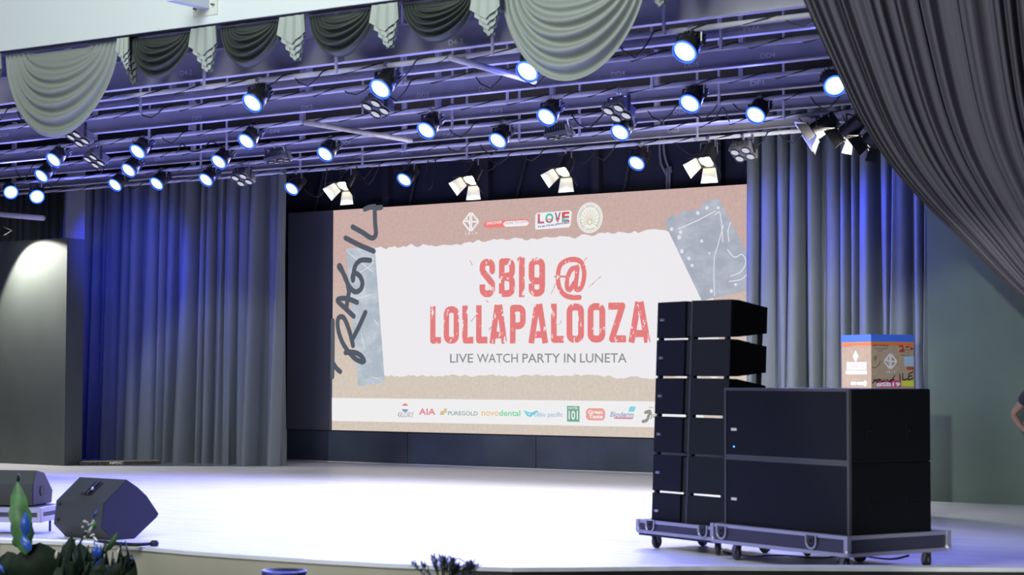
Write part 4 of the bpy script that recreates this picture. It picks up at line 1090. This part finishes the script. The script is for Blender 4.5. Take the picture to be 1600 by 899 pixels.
# ---- four lens floods
def flood_proto():
    r = thing('blinder_light', 'x', 'stage light', (0, 0, 0), 0, 'four lens flood lights')
    mx = frame((0, -.02, -.235), (.12, -.55, -.83), (1, 0, 0))
    def pb(lo, hi, nm, m, bev=.006, par=None):
        return MB().box(lo, hi, mx=mx, bev=bev).build(nm, m, par or r)
    pb((-.15, -.12, -.05), (.15, .12, .0), 'housing', M['lampgrey'])
    f = MB()
    for k in range(9): f.box((-.14+k*.033, -.11, -.11), (-.132+k*.033, .11, -.05), mx=mx)
    f.build('heat_sink', M['lampgrey'], r)
    pb((-.07, -.09, -.15), (.07, .09, -.11), 'driver_box', M['lampblack'])
    for x in (-.078, .078):
        for y in (-.062, .062):
            c = MB(); c.lathe([(.058, 0), (.062, .02), (.055, .022), (.05, .012)], 20, closed=False); c.v = [tuple(mx @ Matrix.Translation((x, y, 0)) @ Vector(v)) for v in c.v]
            cb = c.build('lamp_cell', M['lampblack'], r, True)
            l = MB(); l.lathe([(0, .016), (.03, .014), (.052, .008)], 20, closed=False); l.v = [tuple(mx @ Matrix.Translation((x, y, 0)) @ Vector(v)) for v in l.v]
            l.build('lens', M['floodlens'], cb, True, label='pale lit lens')
    yk = MB()
    for s in (-1, 1): yk.box((s*.165-.006, -.015, -.23), (s*.165+.006, .015, -.07))
    yk.box((-.171, -.015, -.07), (.171, .015, -.058)); yk.build('yoke', M['lampblack'], r)
    c = MB(); c.lathe([(.036, -.02), (.036, .02), (.03, .02), (.03, -.02)], 14, mx=frame((0, 0, 0), (1, 0, 0))); c.tube([(0, 0, -.03), (0, 0, -.06)], .012); c.build('clamp', M['silver'], r)
    MB().box((.15, -.03, -.11), (.162, -.015, -.0)).build('pin', M['silver'], r)
    add_beam(flood_data, r, mx, .04)
    return r
fp = None
for px, py, row, lb, rz in ((590, 178, P2, 'four lens flood under the blue lamp on the front batten', -.35), (967, 182, P3, 'four lens flood just above a tucked in blue lamp', -.3), (868, 218, P4, 'four lens flood seen edge on above the screen centre', .15), (1162, 228, P6, 'four lens flood at the upper right corner of the screen', -.1),
                        (125, 218, P2, 'upper of two four lens floods below the big left swag', -.35), (150, 250, P3, 'lower of two four lens floods below the big left swag', -.35), (380, 287, P5, 'lower four lens flood over the right half of the left curtain', -.1), (427, 253, P4, 'four lens flood at the top right corner of the left curtain', .1)):
    if fp is None: o = fp = flood_proto()
    else: o = copy_tree(fp)
    p = at_y(px, py, PY[row]); o.location = (p.x, PY[row], PZ); o.rotation_euler = (R(34) if 'edge on' in lb or 'top right corner' in lb else 0, 0, rz); o['label'] = lb

# ---- barn door lamps
def barndoor(px, py, row, label, n, lens='warmlens', dy=-.08, data=None, dl=.19, cab=1):
    n = Vector(n).normalized(); Lp = at_y(px, py, PY[row]+dy); piv = Lp-n*.12
    r = thing('barn_door_light', label, 'stage light', (piv.x, PY[row], PZ), 0, 'barn door spot lights')
    c = piv-r.location; mx = frame(c, n, (1, 0, 0) if abs(n.x) < .5 else (0, 1, 0))
    b = MB(); b.lathe([(.05, -.16), (.085, -.15), (.095, -.05), (.1, .1), (.094, .1)], 24, mx=mx, closed=False); b.box((-.07, -.07, -.2), (.07, .07, -.13), mx=mx); b.build('housing', M['lampblack'], r)
    l = MB(); l.lathe([(0, .125), (.05, .118), (.092, .098)], 24, mx=mx, closed=False); l.build('lens', M[lens], r, True, label='glowing lens')
    fr_ = MB(); s = .105
    for lo, hi in (((-s, -s, .1), (s, -s+.02, .115)), ((-s, s-.02, .1), (s, s, .115)), ((-s, -s, .1), (-s+.02, s, .115)), ((s-.02, -s, .1), (s, s, .115))): fr_.box(lo, hi, mx=mx)
    fr = fr_.build('door_frame', M['lampblack'], r)
    for k in range(4):
        a = k*PI/2; d = MB(); o_ = R(38); L_ = dl
        w0, w1 = .09, .125
        p = [(-w0, s, .115), (w0, s, .115), (w1, s+L_*math.sin(o_), .115+L_*math.cos(o_)), (-w1, s+L_*math.sin(o_), .115+L_*math.cos(o_))]
        q = [(x, y+.004, z-.003) for x, y, z in p]
        rot = Matrix.Rotation(a, 4, 'Z')
        d.add(p+q, [(0, 1, 2, 3)], 0, mx @ rot); d.add(p+q, [(7, 6, 5, 4), (0, 4, 5, 1), (1, 5, 6, 2), (2, 6, 7, 3), (3, 7, 4, 0)], 1, mx @ rot)
        d.build('barn_door', [M['doorblack'], M['lampblack']], r)
    yk = MB(); sx = Vector((1, 0, 0)) if abs(n.x) < .5 else Vector((0, 1, 0))
    for s_2 in (-1, 1): yk.tube([c+sx*.12*s_2, c+sx*.12*s_2+Vector((0, 0, -.055-c.z))], .01, 6)
    yk.tube([c-sx*.12+Vector((0, 0, -.055-c.z)), (0, 0, -.055), c+sx*.12+Vector((0, 0, -.055-c.z))], .01, 6); yk.build('yoke', M['lampblack'], r)
    cl2 = MB(); cl2.lathe([(.036, -.02), (.036, .02), (.03, .02), (.03, -.02)], 14, mx=frame((0, 0, 0), (1, 0, 0))); cl2.tube([(0, 0, -.03), (0, 0, -.055)], .012); cl2.build('clamp', M['silver'], r)
    MB().box((.1, -.03, -.12), (.112, -.015, -.02), mx=Matrix.Translation((c.x, c.y, 0))).build('pin', M['silver'], r)
    sc = MB(); sc.tube(smooth_path([(.02*cab, .03, 0), (.14*cab, .05, -.16), (.3*cab, .02, -.18), (.5*cab, 0, -.02)], 4), .006, 5); sc.build('power_cable', M['cable'], r, True)
    add_beam(data or warm_data, r, mx, .14)
    return r
dn = (0, -.62, -.78)
barndoor(536, 292, P6, 'glowing barn door lamp nearest the left curtain', dn)
barndoor(734, 283, P6, 'glowing barn door lamp, second from the left above the screen', dn)
barndoor(879, 270, P6, 'glowing barn door lamp, third from the left above the screen', dn)
barndoor(1103, 254, P6, 'glowing barn door lamp above the right half of the screen', dn, cab=-1)
sd = (-.80, .02, -.58)
barndoor(1269, 208, P5, 'barn door lamp with a bright blue strip beside the grand drape', (-.75, -.36, -.52), 'lens', data=blue_data, dl=.14, cab=-.6)
barndoor(1318, 212, P5, 'side facing barn door lamp, middle of three by the grand drape', sd, dl=.13, cab=-.3)
barndoor(1355, 224, P5, 'side facing barn door lamp, touching the grand drape edge', sd, dl=.13, cab=.3)
barndoor(-9, 361, P6, 'barn door lamp lighting the low left wall, cut by the photo edge', (.36, .46, -.9), data=wall_data)

# ---- loose cable loops
def loop(pts, y, label, r=.008, m='cable'):
    P_ = [at_y(a, b, y) for a, b in pts]
    if m == 'hose': P_ = [Vector((P_[0].x, y, 5.76))]+P_+[Vector((P_[-1].x, y, .6))]
    else:
        yp = min(PY, key=lambda q: abs(q-y))
        for q in (P_[0], P_[-1]): q.y = yp-.03; q.z = PZ-.005
    mb = MB(); mb.tube(smooth_path([tuple(q) for q in P_], 6), r, 6)
    tag(mb.build('hanging_cable', M[m], smooth=True), label, 'cable', 'cables drooping from the battens')
loop([(888, 150), (893, 178), (905, 195), (920, 200), (930, 192), (938, 172)], PY[3]-.1, 'dark cable loop drooping left of the tucked in blue lamp')
loop([(664, 262), (662, 285), (668, 296), (675, 290), (676, 265)], PY[5]-.1, 'narrow cable loop hanging right of the rear blue lamp')
loop([(270, 207), (285, 225), (295, 235), (312, 236), (330, 222), (345, 208)], PY[3]-.1, 'sagging dark cable over the left curtain top')
loop([(1104, 186), (1120, 182), (1130, 168), (1135, 155)], PY[4]-.1, 'short dark cable sweeping up beside the right lamps')
loop([(1031, 228), (1033, 255), (1042, 275), (1042, 296)], 25.695, 'left one of two grey hoses dropping behind the screen', .022, 'hose')
loop([(1037, 228), (1042, 255), (1049, 270), (1046, 296)], 25.695, 'right one of two grey hoses dropping behind the screen', .022, 'hose')
loop([(555, 283), (575, 288), (592, 270)], PY[5]-.05, 'dark cable between the left barn door lamp and rear blue lamp')
loop([(452, 265), (470, 290), (490, 307), (505, 300), (520, 280)], PY[5]+.1, 'thin dark cable sagging left of the first barn door lamp')

# ================================================================== PLANTS AND STAND IN THE FOREGROUND
def leaf(mb, base, tip, w, bend=.1, mi=0, side=None, wav=0.):
    base, tip = Vector(base), Vector(tip); d = tip-base
    sd_ = Vector(side) if side else d.cross(Vector((0, 0, 1))).normalized()
    if sd_.length < .1: sd_ = Vector((1, 0, 0))
    sd_.normalize(); up = sd_.cross(d).normalized()
    def fn(u, v):
        ww = w*max(0., math.sin(PI*min(1, v**.8)))**.7*(1+wav*math.sin(v*26))
        q = (u-.5)*2
        return tuple(base+d*v+sd_*ww*q*.5+up*(bend*math.sin(PI*v)-abs(q)*ww*.12))
    mb.grid(fn, 4, 14, mi)
def plant(label, loc, leaves, name='potted_plant', pot=True):
    r = thing(name, label, 'plant', loc)
    pm = MB(); pm.lathe([(.0, 0), (.16, 0), (.22, .36), (.235, .36), (.235, .40), (.205, .40), (.19, .34), (0, .34)], 24, closed=False)
    if pot: pm.build('pot', M['pot'], r, True)
    return r
HZ = -1.25
YPl = 9.6
bc_ = at_y(60, 900, YPl)
pl_ = plant('leafy foliage arrangement with blue ribbon in front of the wedge monitor', (bc_.x, YPl+.0, HZ), None)
O_ = Vector((bc_.x, YPl, HZ))
def pt_(px, py, y): return at_y(px, py, YPl+y)-O_
st = MB()
mb = MB()
specs = [((60, 930), (65, 852), .34, 0, .0), ((-5, 930), (10, 862), .26, 0, .1), ((75, 930), (98, 855), .2, 0, -.1)]
SD = RGT
leaf(mb, pt_(58, 925, 0), pt_(62, 848, 0), .46, .05, side=SD, wav=.03)
leaf(mb, pt_(4, 925, .05), pt_(12, 862, .05), .32, .05, side=SD+Vector((0, 0, .3)))
leaf(mb, pt_(100, 920, .1), pt_(112, 838, .1), .16, .04, side=SD)
leaf(mb, pt_(112, 920, -.05), pt_(122, 850, -.05), .12, .03, side=SD)
leaf(mb, pt_(140, 930, -.05), pt_(125, 848, .1), .2, .03, side=SD)
leaf(mb, pt_(160, 935, -.05), pt_(200, 866, -.02), .2, .06, side=SD)
leaf(mb, pt_(200, 935, 0), pt_(205, 866, .04), .13, .05, side=SD)
leaf(mb, pt_(120, 930, .0), pt_(100, 880, .0), .25, .05, side=SD)
leaf(mb, pt_(165, 935, .0), pt_(150, 865, .0), .22, .05, side=SD)
leaf(mb, pt_(195, 880, .0), pt_(213, 874, .0), .04, .02)
mb.build('broad_leaves', M['leaf'], pl_, True)
mb = MB()
leaf(mb, pt_(40, 868, -.1), pt_(27, 752, -.1), .17, .05, side=SD, wav=.10)
leaf(mb, pt_(34, 858, -.1), pt_(36, 830, -.1), .15, .03, side=SD)
leaf(mb, pt_(168, 862, -.1), pt_(184, 832, -.1), .05, .02, side=SD)
leaf(mb, pt_(140, 830, -.05), pt_(150, 815, -.05), .05, .02, side=SD)
mb.build('bright_leaves', M['leaf2'], pl_, True)
for a_, b_, w_2 in (((40, 838, -.16), (40, 800, -.16), .07), ((46, 862, -.16), (36, 836, -.16), .07), ((150, 872, -.16), (150, 850, -.16), .05), ((155, 872, -.16), (158, 852, -.16), .035), ((146, 810, -.1), (153, 795, -.1), .02), ((142, 886, -.16), (158, 874, -.16), .03), ((6, 896, -.1), (-2, 880, -.1), .03)):
    mb = MB(); leaf(mb, pt_(*a_), pt_(*b_), w_2, .02, side=SD); mb.build('blue_ribbon', M['bluefoil'], pl_, True, label='shiny blue ribbon loop')
rr = random.Random(4)
for k in range(14):
    q = pt_(rr.uniform(128, 148), rr.uniform(812, 842), -.05); mb = MB(); mb.lathe([(0, -.008), (.011, 0), (0, .01)], 6, mx=Matrix.Translation(q), closed=False); mb.build('flower', M['petal'], pl_, True)
for a_, b_, w_2 in (((138, 834, -.1), (144, 822, -.1), .025), ((146, 838, -.1), (152, 846, -.1), .02), ((87, 874, -.1), (89, 860, -.1), .02), ((186, 868, -.1), (187, 856, -.1), .03)):
    mb = MB(); leaf(mb, pt_(*a_), pt_(*b_), w_2, .01, side=SD); mb.build('petal', M['petal'], pl_, True, label='cream petal')
mb = MB()
for px, py, y in ((60, 900, 0), (27, 770, -.1), (112, 850, .1), (205, 880, 0), (10, 880, .05), (150, 860, -.05), (135, 830, -.05), (180, 845, -.1)):
    e = pt_(px, py, y); mb.tube(smooth_path([(rr.uniform(-.08, .08), rr.uniform(-.08, .08), .36), (e.x*.3, e.y*.5, .36+(e.z-.36)*.55), tuple(e)], 5), .008, 5)
mb.tube([pt_(28, 752, -.1), pt_(29, 745, -.1), pt_(27, 739, -.1)], [.012, .012, .003], 5)
for k in range(46):
    e = pt_(rr.uniform(95, 200), rr.uniform(842, 890), rr.uniform(-.15, .15)); s2 = e+Vector((rr.uniform(-.06, .06), 0, -.15)); mb.tube([s2, e], [.012, .004], 4)
mb.build('stems', M['leaf'], pl_, True)
# tall pedestal pot below (continues to the hall floor)
MB().lathe([(.24, .0), (.25, .05), (.12, .12), (.1, .8), (.2, .95), (.22, 1.0), (.0, 1.0)], 20, closed=False).build('pedestal', M['pot'], pl_, True)
# small feathery shrub
YQ = 10.2
q0 = at_y(697, 905, YQ); sh = thing('feathery_shrub', 'small feathery shrub poking above the bottom edge of the photo', 'plant', (q0.x, YQ, HZ))
mb = MB(); tw = MB(); rr = random.Random(9)
def qs(px, py, y=0): return at_y(px, py, YQ+y)-Vector((q0.x, YQ, HZ))
for k in range(26):
    u = rr.random(); cx = 640+u*115; tpy = 868+abs(cx-690)*.16+rr.uniform(0, 14) if cx < 712 else 885+rr.uniform(-4, 10)
    if cx > 735: tpy = 882+rr.uniform(0, 8)
    e = qs(cx, tpy, rr.uniform(-.12, .12)); b = qs(697+(cx-697)*.35, 925)
    tw.tube([b, b.lerp(e, .5)+Vector((0, 0, .03)), e], [.006, .004, .002], 4)
    for j in range(26):
        t = rr.uniform(.45, 1); p = b.lerp(e, t)+Vector((0, 0, .03*math.sin(PI*t))); d = Vector((rr.uniform(-1, 1), rr.uniform(-.6, .6), rr.uniform(-.2, 1))).normalized()*.045
        leaf(mb, p, p+d, .012, .004)
tw.tube(smooth_path([tuple(qs(700, 880)), tuple(qs(715, 873)), tuple(qs(722, 876)), tuple(qs(729, 881))], 5), .003, 4)
tw.tube([(0, 0, .3), tuple(qs(697, 925))], .02, 6)
mb.build('needles', mat('dull_green_needles', (.06, .085, .05), .6), sh); tw.build('twigs', mat('twig_brown', (.05, .04, .03), .7), sh)
MB().lathe([(.0, 0), (.14, 0), (.2, .34), (.21, .38), (0, .34)], 20, closed=False).build('pot', M['pot'], sh, True)
MB().lathe([(.0, .34), (.16, .34), (.2, 1.0), (.0, 1.0)], 20, closed=False).build('root_sleeve', M['pot'], sh, True)
# round black stand, blue highlights painted on its rim
YR = 9.2
c0 = at_y(444, 895, YR); k0 = (at_y(470, 893, YR)-at_y(418, 893, YR)).length/2
rs_ = thing('round_stand', 'round black stand top with painted blue glints at the bottom edge', 'stand', (c0.x, YR, HZ))
hh = at_y(444, 893.5, YR).z-HZ
MB().lathe([(.2, 0), (.2, .02), (.03, .05), (.03, hh-.14), (k0*.9, hh-.12), (k0, hh-.1), (k0, hh), (k0*.93, hh+.005), (k0*.85, hh-.01), (0, hh-.01)], 32, closed=False).build('stand_body', M['lampblack'], rs_, True)
MB().lathe([(k0*1.0, hh-.008), (k0*1.02, hh+.006), (k0*.95, hh+.009), (k0*.93, hh+.004)], 32, closed=False).build('top_rim', mat('rim_blue_glint', (.05, .06, .3), .2), rs_, True)  # blue glints put into the rim's own colour

# ================================================================== PERSON AT THE RIGHT EDGE
YPn = 19.0
el = at_y(1577, 651, YPn)
base_x = el.x+.47
per = thing('person', 'person in a navy t-shirt, hand on hip, mostly outside the right edge', 'person', (base_x, YPn, 0))
def skin(name, verts, edges, radii, m, sub=2, label=None):
    me = bpy.data.meshes.new(name); me.from_pydata(verts, edges, [])
    o = bpy.data.objects.new(name, me); COL.objects.link(o)
    md = o.modifiers.new('skin', 'SKIN'); md.use_smooth_shade = True
    ly = me.skin_vertices[0].data
    for d, r_2 in zip(ly, radii): d.radius = r_2 if isinstance(r_2, tuple) else (r_2, r_2)
    ly[0].use_root = True
    o.modifiers.new('sub', 'SUBSURF').levels = sub
    dg = bpy.context.evaluated_depsgraph_get(); dg.update()
    nm_ = bpy.data.meshes.new_from_object(o.evaluated_get(dg))
    bpy.data.objects.remove(o); bpy.data.meshes.remove(me)
    n2 = bpy.data.objects.new(name, nm_); COL.objects.link(n2); n2.parent = per; nm_.materials.clear(); nm_.materials.append(m)
    for p in nm_.polygons: p.use_smooth = True
    if label: n2['label'] = label
    return n2
ex, ez = el.x-base_x, el.z
shz = ez+.30
V_ = [(0, 0, .95), (0, 0, 1.15), (0, 0, shz), (0, 0, shz+.1), (0, -.01, shz+.18), (0, -.02, shz+.29),
      (-.19, 0, shz), (ex+.03, .02, ez+.02), (-.30, -.10, .99), (-.23, -.14, .965),
      (.19, 0, shz), (.26, .03, ez), (.27, -.06, ez-.25), (.27, -.09, ez-.33),
      (-.10, 0, .88), (-.11, -.01, .50), (-.12, .02, .10), (-.12, -.13, .04), (.10, 0, .88), (.11, -.01, .50), (.12, .02, .10), (.12, -.13, .04)]
E_ = [(0, 1), (1, 2), (2, 3), (3, 4), (4, 5), (2, 6), (6, 7), (7, 8), (8, 9), (2, 10), (10, 11), (11, 12), (12, 13), (0, 14), (14, 15), (15, 16), (16, 17), (0, 18), (18, 19), (19, 20), (20, 21)]
Rr = [(.15, .11), (.14, .10), (.15, .10), .055, (.075, .09), (.075, .09), .06, .042, .03, .032, .06, .042, .03, .03, .085, .06, .045, .035, .085, .06, .045, .035]
skin('body', V_, E_, Rr, M['skin'])
hemv = Vector((-.19, 0, shz)).lerp(Vector((ex+.03, .02, ez+.02)), .66)
skin('t_shirt', [(0, 0, .9), (0, 0, 1.15), (0, 0, shz), (0, 0, shz+.05), (-.19, 0, shz), tuple(hemv), (.19, 0, shz), (.245, .02, ez+.08)], [(0, 1), (1, 2), (2, 3), (2, 4), (4, 5), (2, 6), (6, 7)], [(.175, .135), (.165, .125), (.17, .12), .07, .082, .075, .082, .075], M['navyshirt'], label='navy t-shirt')
skin('trousers', [(0, 0, .93), (-.10, 0, .84), (-.11, -.01, .50), (-.12, .02, .07), (.10, 0, .84), (.11, -.01, .50), (.12, .02, .07)], [(0, 1), (1, 2), (2, 3), (0, 4), (4, 5), (5, 6)], [(.165, .125), .1, .078, .066, .1, .078, .066], M['denim'])
for s in (-1, 1): MB().box((s*.12-.045, -.2, 0), (s*.12+.045, .07, .08), bev=.03).build('shoe', M['black'], per)
hd = MB(); hd.lathe([(0, .12), (.06, .11), (.085, .06), (.092, .0), (.085, -.06)], 20, closed=False); hd.v = [(a, b*1.1+.012, c+shz+.28) for a, b, c in hd.v]; hd.build('hair', M['hair'], per, True)
fc = MB(); fc.prism([(-.11, shz+.24), (-.085, shz+.29), (-.085, shz+.235)], -.014, .014, axis=0); fc.build('nose', M['skin'], per, True)
for s in (-1, 1):
    MB().lathe([(0, -.012), (.012, 0), (0, .012)], 10, mx=Matrix.Translation((s*.032, -.098, shz+.285)), closed=False).build('eye', M['black'], per, True)
    MB().lathe([(0, -.03), (.014, -.01), (.016, .01), (0, .03)], 8, mx=Matrix.Translation((s*.082, 0, shz+.27)), closed=False).build('ear', M['skin'], per, True)
MB().box((-.022, -.1, shz+.2), (.022, -.085, shz+.208)).build('mouth', mat('lips', (.3, .12, .1), .5), per)
hv = Vector((-.23, -.14, .965))
for k in range(5):
    a = Vector((.02, -.012-.0*k, .03-.018*k)) if k else Vector((0, -.03, .035))
    s2 = hv+a; e2 = s2+(Vector((.075-.006*abs(k-2), -.012, -.012)) if k else Vector((.03, -.035, .03)))
    mid = s2.lerp(e2, .55)+Vector((0, -.012, 0))
    MB().tube([s2, mid, e2], [.010, .009, .006], 8).build('finger' if k else 'thumb', M['skin'], per, True)
